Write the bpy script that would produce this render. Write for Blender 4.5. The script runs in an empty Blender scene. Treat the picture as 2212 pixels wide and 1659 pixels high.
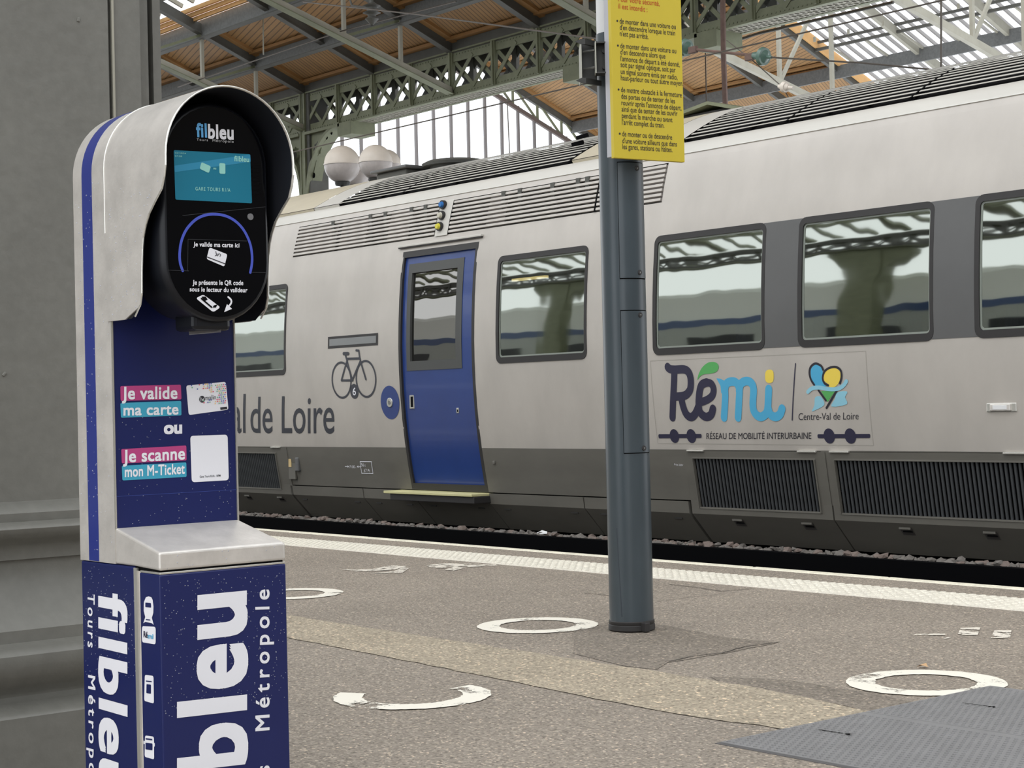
import bpy, bmesh, math, random
from mathutils import Vector, Matrix
random.seed(7)
SC = bpy.context.scene
COL = SC.collection
# ------------------------------------------------------------------ camera
FPX, PITCH, ROLL, AT = 3700.0, math.radians(.69), math.radians(1.33), math.radians(39.8)
CX, CY, CAMZ = 1106.0, 829.5, 1.0
def _axes():
    cp, sp, cr, sr = math.cos(PITCH), math.sin(PITCH), math.cos(ROLL), math.sin(ROLL)
    s, c = math.sin(AT), math.cos(AT)
    Rp = Matrix(((1,0,0),(0,cp,-sp),(0,sp,cp))); Rr = Matrix(((cr,-sr,0),(sr,cr,0),(0,0,1)))
    M = Matrix(((s,c,0),(0,0,1),(-c,s,0)))
    return Rr @ Rp @ M          # rows: right, up, forward in world coordinates
AX = _axes(); CAM = Vector((0,0,CAMZ))
cam_data = bpy.data.cameras.new('camera'); cam = bpy.data.objects.new('camera', cam_data); COL.objects.link(cam)
cam_data.sensor_fit = 'HORIZONTAL'; cam_data.sensor_width = 36.0; cam_data.lens = 36.0*FPX/2212.0
cam_data.clip_start = .05; cam_data.clip_end = 500
r, u, f = AX[0], AX[1], AX[2]
cam.matrix_world = Matrix(((r[0],u[0],-f[0],0),(r[1],u[1],-f[1],0),(r[2],u[2],-f[2],CAMZ),(0,0,0,1)))
SC.camera = cam
# ------------------------------------------------------------------ sky, light, exposure
W = bpy.data.worlds.new('overcast_sky'); SC.world = W; W.use_nodes = True
_nt = W.node_tree; _bg = _nt.nodes['Background']
_bg.inputs[0].default_value = (.93,.965,1.0,1); _bg.inputs[1].default_value = 2.2
sd = bpy.data.lights.new('sun','SUN'); sun = bpy.data.objects.new('sun', sd); COL.objects.link(sun)
sd.energy = 1.0; sd.angle = math.radians(60); sd.color = (1,.97,.92)
sun.rotation_euler = Vector((-.1,.62,-.75)).to_track_quat('-Z','Y').to_euler()
VS = SC.view_settings; VS.view_transform = 'Standard'; VS.look = 'None'; VS.gamma = 1; VS.exposure = -0.22
VS.use_curve_mapping = False
# ------------------------------------------------------------------ helpers
def lin(v): v /= 255.0; return v/12.92 if v <= .04045 else ((v+.055)/1.055)**2.4
def rgb(*c): return tuple(lin(v) for v in c) + (1.0,)
def ray(x, y):
    d = Vector(((x-CX)/FPX, -(y-CY)/FPX, 1.0)); return AX.transposed() @ d
def hit(x, y, X=None, Y=None, Z=None):
    d = ray(x, y)
    t = (X-CAM.x)/d.x if X is not None else (Y-CAM.y)/d.y if Y is not None else (Z-CAM.z)/d.z
    return CAM + d*t
def interp(t, pts):
    if t <= pts[0][0]: return pts[0][1]
    for (a, va), (b, vb) in zip(pts, pts[1:]):
        if t <= b: return va + (vb-va)*(t-a)/(b-a)
    return pts[-1][1]

MATS = {}
def mat(name, col, rough=.6, metal=0.0, noise=0, nscale=8, stretch=(1,1,1), bump=0, bscale=40, spec=.5, emit=0, speck=0, sscale=300, coat=0, chips=0):
    if name in MATS: return MATS[name]
    m = bpy.data.materials.new(name); m.use_nodes = True; nt = m.node_tree; b = nt.nodes['Principled BSDF']
    b.inputs['Base Color'].default_value = col; b.inputs['Roughness'].default_value = rough
    b.inputs['Metallic'].default_value = metal; b.inputs['Specular IOR Level'].default_value = spec
    if coat: b.inputs['Coat Weight'].default_value = coat; b.inputs['Coat Roughness'].default_value = .08
    if emit: b.inputs['Emission Color'].default_value = col; b.inputs['Emission Strength'].default_value = emit
    N, Lk = nt.nodes.new, nt.links.new
    tc = N('ShaderNodeTexCoord'); mp = N('ShaderNodeMapping'); mp.inputs['Scale'].default_value = stretch
    Lk(tc.outputs['Object'], mp.inputs['Vector'])
    last = None
    if noise:
        t = N('ShaderNodeTexNoise'); t.inputs['Scale'].default_value = nscale; t.inputs['Detail'].default_value = 8; t.inputs['Roughness'].default_value = .6
        Lk(mp.outputs[0], t.inputs['Vector'])
        r = N('ShaderNodeMapRange'); r.inputs['From Min'].default_value = .3; r.inputs['From Max'].default_value = .7
        r.inputs['To Min'].default_value = 1-noise; r.inputs['To Max'].default_value = 1+noise
        Lk(t.outputs['Fac'], r.inputs['Value'])
        mx = N('ShaderNodeMix'); mx.data_type = 'RGBA'; mx.blend_type = 'MULTIPLY'; mx.inputs[0].default_value = 1
        mx.inputs[6].default_value = col; Lk(r.outputs[0], mx.inputs[7]); last = mx.outputs[2]
    if speck:
        t = N('ShaderNodeTexNoise'); t.inputs['Scale'].default_value = sscale; t.inputs['Detail'].default_value = 3
        Lk(tc.outputs['Object'], t.inputs['Vector'])
        r = N('ShaderNodeMapRange'); r.inputs['From Min'].default_value = .35; r.inputs['From Max'].default_value = .68
        r.inputs['To Min'].default_value = 1-speck; r.inputs['To Max'].default_value = 1+speck*1.4
        Lk(t.outputs['Fac'], r.inputs['Value'])
        mx = N('ShaderNodeMix'); mx.data_type = 'RGBA'; mx.blend_type = 'MULTIPLY'; mx.inputs[0].default_value = 1
        if last: Lk(last, mx.inputs[6])
        else: mx.inputs[6].default_value = col
        Lk(r.outputs[0], mx.inputs[7]); last = mx.outputs[2]
    if chips:                                  # pale and dark aggregate grains
        v = N('ShaderNodeTexVoronoi'); v.inputs['Scale'].default_value = chips; Lk(tc.outputs['Object'], v.inputs['Vector'])
        sc_ = N('ShaderNodeSeparateColor'); Lk(v.outputs['Color'], sc_.inputs[0])
        r = N('ShaderNodeMapRange'); r.interpolation_type = 'SMOOTHSTEP'; r.inputs['From Min'].default_value = 0; r.inputs['From Max'].default_value = 1
        cr_ = N('ShaderNodeValToRGB'); e = cr_.color_ramp.elements; e[0].position = 0; e[0].color = (.5,.5,.5,1); e[1].position = 1; e[1].color = (2.2,2.05,1.85,1)
        for p_, c_ in ((.16,.8),(.5,.96),(.88,1.08),(.95,1.5)): q_ = e.new(p_); q_.color = (c_,c_,c_*.98,1)
        Lk(sc_.outputs[0], cr_.inputs[0])
        mx = N('ShaderNodeMix'); mx.data_type = 'RGBA'; mx.blend_type = 'MULTIPLY'; mx.inputs[0].default_value = 1
        Lk(last, mx.inputs[6]); Lk(cr_.outputs[0], mx.inputs[7]); last = mx.outputs[2]
    if last: Lk(last, b.inputs['Base Color'])
    if bump:
        t = N('ShaderNodeTexNoise'); t.inputs['Scale'].default_value = bscale; t.inputs['Detail'].default_value = 6
        Lk(mp.outputs[0], t.inputs['Vector'])
        bp = N('ShaderNodeBump'); bp.inputs['Strength'].default_value = bump; bp.inputs['Distance'].default_value = .01
        Lk(t.outputs['Fac'], bp.inputs['Height']); Lk(bp.outputs[0], b.inputs['Normal'])
    MATS[name] = m; return m

class MB:
    def __init__(s): s.v = []; s.f = []
    def add(s, vs, fs):
        o = len(s.v); s.v += [tuple(v) for v in vs]; s.f += [tuple(i+o for i in f) for f in fs]; return s
    def box(s, x0, x1, y0, y1, z0, z1):
        return s.add([(x0,y0,z0),(x1,y0,z0),(x1,y1,z0),(x0,y1,z0),(x0,y0,z1),(x1,y0,z1),(x1,y1,z1),(x0,y1,z1)],
                     [(0,3,2,1),(4,5,6,7),(0,1,5,4),(1,2,6,5),(2,3,7,6),(3,0,4,7)])
    def bar(s, p, q, w, h, up=(0,0,1)):      # rectangular bar from p to q, w sideways, h along up
        p, q, up = Vector(p), Vector(q), Vector(up); d = (q-p).normalized(); a = d.cross(up)
        if a.length < 1e-5: a = d.cross(Vector((1,0,0)))
        a.normalize(); b = a.cross(d).normalized(); a *= w/2; b *= h/2
        vs = [p-a-b,p+a-b,p+a+b,p-a+b,q-a-b,q+a-b,q+a+b,q-a+b]
        return s.add(vs, [(3,2,1,0),(4,5,6,7),(0,1,5,4),(1,2,6,5),(2,3,7,6),(3,0,4,7)])
    def cyl(s, p, q, r, n=12, r2=None, caps=True):
        p, q = Vector(p), Vector(q); d = (q-p).normalized(); a = d.orthogonal().normalized(); b = d.cross(a)
        r2 = r if r2 is None else r2; vs = []
        for c, R in ((p, r), (q, r2)):
            vs += [c + a*(R*math.cos(2*math.pi*i/n)) + b*(R*math.sin(2*math.pi*i/n)) for i in range(n)]
        fs = [(i,(i+1)%n,n+(i+1)%n,n+i) for i in range(n)]
        if caps: fs += [tuple(range(n-1,-1,-1)), tuple(range(n,2*n))]
        return s.add(vs, fs)
    def tube(s, pts, r, n=6):
        for a, b in zip(pts, pts[1:]): s.cyl(a, b, r, n)
        return s
    def lathe(s, c, prof, n=24):             # prof: (radius, z) about vertical axis through c
        c = Vector(c); vs = []
        for R, z in prof: vs += [c+Vector((R*math.cos(2*math.pi*i/n), R*math.sin(2*math.pi*i/n), z)) for i in range(n)]
        fs = []
        for k in range(len(prof)-1):
            fs += [(k*n+i,k*n+(i+1)%n,(k+1)*n+(i+1)%n,(k+1)*n+i) for i in range(n)]
        return s.add(vs, fs)
    def prism(s, poly, ext):                 # poly: list of 3D points, ext: extrusion vector
        e = Vector(ext); n = len(poly); P = [Vector(p) for p in poly]
        vs = P + [p+e for p in P]
        fs = [tuple(range(n-1,-1,-1)), tuple(range(n,2*n))] + [(i,(i+1)%n,n+(i+1)%n,n+i) for i in range(n)]
        return s.add(vs, fs)
    def build(s, name, m, parent=None, bevel=0, smooth=False, label=None, kind=None, seg=2):
        me = bpy.data.meshes.new(name); o3 = origin(parent)
        me.from_pydata([(v[0]-o3[0], v[1]-o3[1], v[2]-o3[2]) for v in s.v], [], s.f)
        bm = bmesh.new(); bm.from_mesh(me)
        if smooth: bmesh.ops.remove_doubles(bm, verts=bm.verts, dist=2e-5)
        bmesh.ops.recalc_face_normals(bm, faces=bm.faces); bm.to_mesh(me); bm.free()
        me.materials.append(m)
        if smooth:
            for p in me.polygons: p.use_smooth = True
            try: me.set_sharp_from_angle(angle=math.radians(40))
            except Exception: pass
        o = bpy.data.objects.new(name, me); COL.objects.link(o)
        if parent: o.parent = parent; ORG[o.name] = o3
        if bevel:
            b = o.modifiers.new('bevel','BEVEL'); b.width = bevel; b.segments = seg; b.limit_method = 'ANGLE'; b.angle_limit = math.radians(40)
        if label: o['label'] = label
        if kind: o['kind'] = kind
        return o
ORG = {}
def origin(p): return (0,0,0) if p is None else ORG[p.name]
def tag(o, label=None, cat=None, group=None, kind=None):
    if label: o['label'] = label
    if cat: o['category'] = cat
    if group: o['group'] = group
    if kind: o['kind'] = kind
    return o
def thing(name, label, cat, loc=(0,0,0), group=None, kind=None):
    o = bpy.data.objects.new(name, None); COL.objects.link(o); o.location = loc; ORG[o.name] = tuple(loc); o.empty_display_size = .1
    return tag(o, label, cat, group, kind)
def again(o, parent, off, name=None):        # another object of the same mesh, shifted
    c = o.copy(); c.parent = parent; COL.objects.link(c); c.location = Vector(o.location)+Vector(off)
    ORG[c.name] = ORG.get(o.name, (0,0,0)); return c

# ---- flat print: shapes laid out on a surface.  A surface = (px -> (s,t), (s,t,off) -> xyz)
class Surf:
    def __init__(s, p2, p3, off=.0008, cuts=(), step=3e-5): s.p2 = p2; s.p3 = p3; s.off = off; s.cuts = cuts; s.step = step
    def P(s, x, y): return Vector(s.p2(x, y))
def plane_x(X, off=.0008): return Surf(lambda x, y: (lambda q: (q.y, q.z))(hit(x, y, X=X)), lambda a, b, o: (X+o, a, b), off)
def plane_y(Y, off=.0008): return Surf(lambda x, y: (lambda q: (q.x, q.z))(hit(x, y, Y=Y)), lambda a, b, o: (a, Y-o, b), off)
def crm(pts, n=6, closed=False):
    out = []; m = len(pts); P = [Vector(p) for p in pts]
    for i in range(m if closed else m-1):
        p0 = P[(i-1)%m] if closed or i else P[0]; p1 = P[i]; p2 = P[(i+1)%m]; p3 = P[(i+2)%m] if closed or i+2 < m else P[-1]
        for k in range(n):
            t = k/n; out.append(.5*((2*p1)+(p2-p0)*t+(2*p0-5*p1+4*p2-p3)*t*t+(3*p1-p0-3*p2+p3)*t**3))
    if not closed: out.append(P[-1])
    return out
def lay(sf, shapes, name, m, parent, lift=0, **k):   # shapes: list of (verts2d, faces)
    mb = MB()
    for k_, (vs, fs) in enumerate(shapes):
        vs = [(v[0], v[1], (v[2] if len(v) > 2 else 0)+k_*sf.step) for v in vs]
        if sf.cuts:                            # curved surface: cut the print where the surface bends
            bm = bmesh.new(); bv = [bm.verts.new(v) for v in vs]
            for f_ in fs: 
                try: bm.faces.new([bv[i] for i in f_])
                except ValueError: pass
            lo, hi = min(v[1] for v in vs), max(v[1] for v in vs)
            for c in sf.cuts:
                if lo < c < hi: bmesh.ops.bisect_plane(bm, geom=bm.verts[:]+bm.edges[:]+bm.faces[:], plane_co=(0,c,0), plane_no=(0,1,0), dist=1e-6)
            bm.verts.index_update(); vs = [tuple(v.co) for v in bm.verts]; fs = [tuple(v.index for v in f_.verts) for f_ in bm.faces]; bm.free()
        mb.add([sf.p3(v[0], v[1], sf.off+lift+v[2]) for v in vs], fs)
    me_o = mb.build(name, m, parent, **k)
    return me_o
def poly(sf, px, smooth=0):
    P = [sf.P(*p) for p in px]
    if smooth: P = crm(P, smooth, True)
    return (P, [tuple(range(len(P)))])
def stroke(sf, px, w, smooth=6, px_in=True):
    P = [sf.P(*p) for p in px] if px_in else [Vector(p) for p in px]
    if smooth: P = crm(P, smooth)
    Q = [P[0]]
    for p in P[1:]:
        if (p-Q[-1]).length > 1e-6: Q.append(p)
    closed = (Q[0]-Q[-1]).length < 1e-6
    if closed: Q.pop()
    m = len(Q); vs, fs = [], []; nrm = lambda d: Vector((-d.y, d.x)).normalized()
    for i, c in enumerate(Q):
        n0 = nrm(c-Q[i-1]) if i or closed else None; n1 = nrm(Q[(i+1) % m]-c) if i < m-1 or closed else None
        n = n0 if n1 is None else n1 if n0 is None else (n0+n1)
        if n0 is not None and n1 is not None: n = n.normalized()/max(.45, math.sqrt(max(0,(1+n0.dot(n1))/2)))
        vs += [c+n*(w/2), c-n*(w/2)]
    for i in range(m if closed else m-1): j = (i+1) % m; fs.append((2*i, 2*i+1, 2*j+1, 2*j))
    if not closed:
        for c, e, a0 in ((Q[0], Q[0]-Q[1], 0), (Q[-1], Q[-1]-Q[-2], 1)):
            b = math.atan2(e.y, e.x); o = len(vs); vs += [c+Vector((math.cos(b-math.pi/2+math.pi*t/6), math.sin(b-math.pi/2+math.pi*t/6)))*(w/2) for t in range(7)]; fs.append(tuple(range(o, o+7)))
    return (vs, fs)
def ring2(c, rx, ry, w, n=40, a0=0, a1=360):
    vs, fs = [], []; c = Vector(c)
    for i in range(n+1):
        t = math.radians(a0+(a1-a0)*i/n)
        vs += [c+Vector((rx*math.cos(t), ry*math.sin(t))), c+Vector(((rx-w)*math.cos(t), (ry-w)*math.sin(t)))]
    for i in range(n): fs.append((2*i,2*i+1,2*i+3,2*i+2))
    return (vs, fs)
def disc2(c, rx, ry, n=28):
    c = Vector(c); return ([c+Vector((rx*math.cos(2*math.pi*i/n), ry*math.sin(2*math.pi*i/n))) for i in range(n)], [tuple(range(n))])
def rquad(sf, px, r=.006, n=5):               # rounded quad through 4 pixel corners
    C = [sf.P(*p) for p in px]; out = []
    for i in range(4):
        a, b, c = C[i-1], C[i], C[(i+1)%4]; e1 = (a-b).normalized()*r; e2 = (c-b).normalized()*r
        for k in range(n+1):
            t = k/n; out.append((b+e1)*(1-t)**2 + b*2*t*(1-t) + (b+e2)*t*t)
    return (out, [tuple(range(len(out)))])
FONTS = {}
def glyphs(txt, bold=0.0, space=1.0):
    key = (txt, bold, space)
    if key in FONTS: return FONTS[key]
    cu = bpy.data.curves.new('t', 'FONT'); cu.body = txt; cu.size = 1; cu.offset = bold; cu.space_character = space; cu.resolution_u = 4
    ob = bpy.data.objects.new('t', cu); me = bpy.data.meshes.new_from_object(ob)
    V = [Vector((v.co.x, v.co.y)) for v in me.vertices]; F = [tuple(p.vertices) for p in me.polygons]
    bpy.data.objects.remove(ob); bpy.data.curves.remove(cu); bpy.data.meshes.remove(me)
    FONTS[key] = (V, F); return FONTS[key]
def text(sf, txt, O, P1, P2=None, bold=0.0, space=1.0, asc=None):
    """O baseline start px, P1 baseline end px, P2 top-left px of an ascender (or glyph box when asc is None)"""
    thick = bold if bold > .012 else 0
    V, F = glyphs(txt, 0.0 if thick else bold, space)
    if thick:                                  # heavier weight: shifted copies, each a hair above the last
        V0, F0 = V, F; V, F = [], []
        for k in range(9):
            d = Vector((k//3-1, k%3-1, 0))*thick; n0 = len(V)
            V += [Vector((v.x+d.x, v.y+d.y, k*2.2e-5)) for v in V0]; F += [tuple(i+n0 for i in f_) for f_ in F0]
    x0 = min(v.x for v in V); x1 = max(v.x for v in V)
    if asc: y0, y1 = 0.0, asc
    else: y0 = min(v.y for v in V); y1 = max(v.y for v in V)
    o, e, h = sf.P(*O), sf.P(*P1)-sf.P(*O), sf.P(*P2)-sf.P(*O)
    out = []
    for v in V:
        p = o + e*((v.x-x0)/(x1-x0)) + h*((v.y-y0)/(y1-y0)); out.append((p.x, p.y, v[2] if len(v) > 2 else 0))
    return (out, F)
ASC = max(v.y for v in glyphs('d')[0]); CAP = max(v.y for v in glyphs('H')[0])
# ------------------------------------------------------------------ materials
steel = mat('brushed_steel', rgb(214,209,203), .36, .4, noise=.13, nscale=16, bump=.05, bscale=120)
steel_edge = mat('bright_steel_edge', rgb(215,213,206), .25, .7)
navy = mat('navy_vinyl', rgb(9,24,84), .35, coat=.15, noise=.05, nscale=4)
stripe_blue = mat('stripe_blue_vinyl', rgb(38,52,130), .3, coat=.2)
white_print = mat('white_print', rgb(232,232,238), .5)
black_plastic = mat('black_plastic', rgb(18,20,26), .38, spec=.35)
black_gloss = mat('black_gloss_glass', rgb(4,5,9), .10, spec=.25)
screw_metal = mat('screw_metal', rgb(150,150,148), .3, .8)
silver = mat('silver_train_paint', rgb(186,180,173), .33, .15, noise=.08, nscale=2.2, stretch=(1,1,.5), coat=.12)
shoulder_white = mat('pale_roof_paint', rgb(200,197,190), .5, noise=.05, nscale=3, stretch=(.3,1,1))
cream_white = mat('cream_roof_paint', rgb(196,187,166), .5, noise=.06, nscale=3)
band_grey = mat('dark_grey_band', rgb(92,92,92), .38, noise=.06, nscale=2)
low_grey = mat('dark_skirt_paint', rgb(102,99,92), .5, noise=.12, nscale=2.5, stretch=(.5,1,1.5))
gap_black = mat('gap_black', rgb(10,10,12), .9, spec=.1)
rubber = mat('rubber_seal', rgb(44,42,42), .55)
door_blue = mat('door_blue', rgb(38,62,124), .3, coat=.35, noise=.06, nscale=3)
print_dark = mat('dark_blue_print', rgb(42,40,64), .5)
print_grey = mat('dark_grey_print', rgb(56,58,66), .5)
print_ink = mat('ink_print', rgb(36,34,44), .55)
print_cyan = mat('cyan_print', rgb(76,168,208), .5)
print_pale = mat('pale_cyan_print', rgb(140,196,214), .55)
print_green = mat('green_print', rgb(84,166,90), .5)
print_yellow = mat('yellow_print', rgb(236,208,84), .5)
print_magenta = mat('magenta_print', rgb(182,62,124), .5)
print_teal = mat('teal_print', rgb(58,160,190), .5)
seam_grey = mat('sticker_edge', rgb(168,163,155), .5)
iron = mat('green_grey_iron', rgb(118,122,98), .6, noise=.14, nscale=5, bump=.1, bscale=30)
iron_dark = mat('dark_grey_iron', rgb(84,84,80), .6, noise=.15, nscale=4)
iron_pale = mat('pale_grey_iron', rgb(158,155,142), .6, noise=.1, nscale=4)
pillar_grey = mat('pillar_grey_paint', rgb(112,111,105), .5, noise=.07, nscale=4, bump=.22, bscale=22, speck=.04, sscale=40)
pole_paint = mat('anthracite_pole_paint', rgb(66,75,81), .3, noise=.1, nscale=9, stretch=(1,1,.35))
bracket_dark = mat('dark_bracket_paint', rgb(62,62,60), .5, .2)
white_enamel = mat('white_enamel', rgb(222,222,222), .45, noise=.03)
wood_trim = mat('wood_trim', rgb(158,118,72), .6, noise=.12, nscale=4)
pale_wood = mat('pale_wood_curb', rgb(224,176,116), .55, noise=.08, nscale=4)
sign_yellow = mat('sign_yellow', rgb(210,188,56), .4, noise=.02)
print_red = mat('red_print', rgb(190,72,30), .5)
stone_a = mat('ballast_stone_grey', rgb(104,99,94), .8, noise=.25, nscale=14)
stone_b = mat('ballast_stone_pink', rgb(112,99,92), .8, noise=.25, nscale=14)
trench_shade = mat('shaded_concrete', rgb(9,9,11), .95, spec=.05)  # near-black colour carries the deep shade of the trench
coping_mat = mat('painted_coping', rgb(226,220,200), .7, noise=.12, nscale=7, bump=.3, bscale=30, speck=.1, sscale=60)
tactile_mat = mat('tactile_paving', rgb(218,212,198), .7, noise=.09, nscale=12, speck=.1, sscale=90)
plate_mat = mat('grey_plate_metal', rgb(128,127,127), .55, 0.0, noise=.09, nscale=9)
globe_mat = mat('opal_globe', rgb(226,216,204), .35, noise=.05, nscale=6)
glass_green = mat('glass_insulator', rgb(92,118,108), .25)
rust = mat('rusty_rod', rgb(110,88,80), .7, noise=.2, nscale=10)
wire_mat = mat('wire_metal', rgb(96,90,84), .5, .5)
leaf_mat = mat('dry_leaf', rgb(196,160,120), .8)
def asphalt(name, col, patch=True):
    m = mat(name, col, .82, noise=.10, nscale=1.1, speck=.16, sscale=60, bump=.6, bscale=170, spec=.3, chips=140); return m
asph = asphalt('asphalt', rgb(149,139,128))
asph_tan = mat('tan_asphalt', rgb(168,156,138), .82, noise=.08, nscale=2.5, chips=115, speck=.12, sscale=60, bump=.5, bscale=170, spec=.3)
asph_dark = mat('dark_asphalt_patch', rgb(132,123,113), .85, noise=.1, nscale=3, chips=115, speck=.12, sscale=60, bump=.5, bscale=170, spec=.3)
crack_mat = mat('crack', rgb(70,64,58), .9)
def worn(name, col, lo, hi, sc, dist=6):      # paint worn through to what lies under it
    m = bpy.data.materials.new(name); m.use_nodes = True; nt = m.node_tree; b = nt.nodes['Principled BSDF']
    b.inputs['Base Color'].default_value = col; b.inputs['Roughness'].default_value = .7
    N, Lk = nt.nodes.new, nt.links.new
    tc = N('ShaderNodeTexCoord'); t = N('ShaderNodeTexNoise'); t.inputs['Scale'].default_value = sc; t.inputs['Detail'].default_value = 9; t.inputs['Roughness'].default_value = .75
    t2 = N('ShaderNodeTexNoise'); t2.inputs['Scale'].default_value = dist; ad = N('ShaderNodeMath'); ad.operation = 'ADD'
    Lk(tc.outputs['Object'], t.inputs['Vector']); Lk(tc.outputs['Object'], t2.inputs['Vector'])
    Lk(t.outputs['Fac'], ad.inputs[0]); Lk(t2.outputs['Fac'], ad.inputs[1])
    r = N('ShaderNodeMapRange'); r.inputs['From Min'].default_value = lo*2; r.inputs['From Max'].default_value = hi*2; Lk(ad.outputs[0], r.inputs['Value'])
    Lk(r.outputs[0], b.inputs['Alpha']); return m
paint_worn = worn('worn_white_paint', rgb(234,228,214), .40, .46, 70)
paint_old = worn('old_white_paint', rgb(222,214,200), .445, .50, 60, 14)
def wood_boards(name, ang, pitch=.085):
    m = mat(name, rgb(168,128,82), .6); nt = m.node_tree; b = nt.nodes['Principled BSDF']; N, Lk = nt.nodes.new, nt.links.new
    tc = N('ShaderNodeTexCoord'); sp = N('ShaderNodeSeparateXYZ'); Lk(tc.outputs['Object'], sp.inputs[0])
    def mth(op, a, bb):
        n = N('ShaderNodeMath'); n.operation = op
        for i, x in enumerate((a, bb)):
            if isinstance(x, (int, float)): n.inputs[i].default_value = x
            else: Lk(x, n.inputs[i])
        return n.outputs[0]
    t = mth('ADD', mth('MULTIPLY', sp.outputs[0], math.cos(ang)/pitch), mth('MULTIPLY', sp.outputs[1], math.sin(ang)/pitch))
    fr = mth('FRACT', t, 0); g = mth('LESS_THAN', fr, .2); idx = mth('FLOOR', t, 0)
    wn = N('ShaderNodeTexWhiteNoise'); wn.noise_dimensions = '1D'; Lk(idx, wn.inputs['W'])
    nz = N('ShaderNodeTexNoise'); nz.inputs['Scale'].default_value = 3; nz.inputs['Detail'].default_value = 6; Lk(tc.outputs['Object'], nz.inputs['Vector'])
    k = mth('ADD', mth('MULTIPLY', wn.outputs[0], .16), mth('MULTIPLY', nz.outputs['Fac'], .5)); k = mth('ADD', k, .67)
    k = mth('MULTIPLY', k, mth('SUBTRACT', 1, mth('MULTIPLY', g, .6)))
    mx = N('ShaderNodeMix'); mx.data_type = 'RGBA'; mx.blend_type = 'MULTIPLY'; mx.inputs[0].default_value = 1
    mx.inputs[6].default_value = rgb(156,119,74); Lk(k, mx.inputs[7]); Lk(mx.outputs[2], b.inputs['Base Color'])
    bp = N('ShaderNodeBump'); bp.inputs['Strength'].default_value = .6; bp.inputs['Distance'].default_value = .01; bp.invert = True
    Lk(g, bp.inputs['Height']); Lk(bp.outputs[0], b.inputs['Normal']); return m
wood_v = wood_boards('wood_boards_steep', math.radians(14)); wood_h = wood_boards('wood_boards_flat', math.radians(76))
def glass(name, tint, refl, rough=.02, wav=0, wsc=3, through=.5, back=None):
    m = bpy.data.materials.new(name); m.use_nodes = True; nt = m.node_tree; N, Lk = nt.nodes.new, nt.links.new
    nt.nodes.remove(nt.nodes['Principled BSDF']); out = nt.nodes['Material Output']
    tr = N('ShaderNodeBsdfTransparent'); tr.inputs[0].default_value = tint
    gl = N('ShaderNodeBsdfGlossy'); gl.inputs['Roughness'].default_value = rough; gl.inputs[0].default_value = refl
    mx = N('ShaderNodeMixShader'); mx.inputs[0].default_value = 1-through
    Lk(tr.outputs[0], mx.inputs[1]); Lk(gl.outputs[0], mx.inputs[2]); Lk(mx.outputs[0], out.inputs[0])
    if wav:
        tc = N('ShaderNodeTexCoord'); t = N('ShaderNodeTexNoise'); t.inputs['Scale'].default_value = wsc; t.inputs['Detail'].default_value = 1
        bp = N('ShaderNodeBump'); bp.inputs['Strength'].default_value = 1; bp.inputs['Distance'].default_value = wav
        Lk(tc.outputs['Object'], t.inputs['Vector']); Lk(t.outputs['Fac'], bp.inputs['Height']); Lk(bp.outputs[0], gl.inputs['Normal'])
    return m
win_glass = glass('train_window_glass', (.55,.6,.58,1), (.52,.55,.50,1), .03, wav=.0016, wsc=2.6, through=.28)
door_glass = glass('door_window_glass', (.45,.45,.44,1), (.34,.33,.31,1), .02, wav=.0016, wsc=2.6, through=.25)
sky_glass = glass('roof_glass', (.97,.98,.99,1), (.9,.9,.9,1), .1, through=.93)
drop_mat = mat('water_drop', rgb(190,195,210), .08, spec=.9)
drop_mat.node_tree.nodes['Principled BSDF'].inputs['Alpha'].default_value = .4

# ------------------------------------------------------------------ train surface
PROF = [(.09,9.945),(.2,9.93),(.4,9.893),(.6,9.862),(.8,9.836),(1.0,9.818),(1.2,9.806),(1.4,9.80),(1.6,9.80),(1.8,9.808),(2.0,9.820),(2.2,9.838),(2.35,9.856),(2.5,9.885),(2.62,9.918),(2.77,9.955),(2.95,10.01),(3.02,10.04)]
ROOF = [(3.02,10.04),(3.07,10.065),(3.10,10.095),(3.125,10.15),(3.135,10.24)]      # pale shoulder
def pY(z): return interp(z, PROF)
def T(x, y):
    Y = 9.85
    for _ in range(6): q = hit(x, y, Y=Y); Y = pY(q.z)
    return (q.x, q.z)
ZCUT = tuple(z for z, _ in PROF)
TS = Surf(T, lambda a, b, o: (a, pY(b)-o, b), .003, ZCUT, 1.5e-4)
def shell(X0, X1, z0, z1, holes=(), off=0.0, mb=None):
    mb = mb or MB()
    xs = sorted({X0, X1} | {h[i] for h in holes for i in (0,1) if X0 < h[i] < X1})
    zs = sorted({z0, z1} | {h[i] for h in holes for i in (2,3) if z0 < h[i] < z1} | {z for z, _ in PROF if z0 < z < z1})
    for a, b in zip(xs, xs[1:]):
        for c, d in zip(zs, zs[1:]):
            mx, mz = (a+b)/2, (c+d)/2
            if any(h[0] < mx < h[1] and h[2] < mz < h[3] for h in holes): continue
            mb.add([(a,pY(c)-off,c),(b,pY(c)-off,c),(b,pY(d)-off,d),(a,pY(d)-off,d)], [(0,1,2,3)])
    return mb
def rr(X0, X1, z0, z1, r, n=5):               # rounded rectangle in (X,z)
    out = []
    for cx, cz, a in ((X1-r,z0+r,-90),(X1-r,z1-r,0),(X0+r,z1-r,90),(X0+r,z0+r,180)):
        for k in range(n+1):
            t = math.radians(a+90*k/n); out.append((cx+r*math.cos(t), cz+r*math.sin(t)))
    return out
def densify(P, m=4):
    out = []
    for a, b in zip(P, P[1:]+P[:1]):
        L = math.dist(a, b); k = m if L > .2 else 1
        out += [(a[0]+(b[0]-a[0])*i/k, a[1]+(b[1]-a[1])*i/k) for i in range(k)]
    return out
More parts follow.
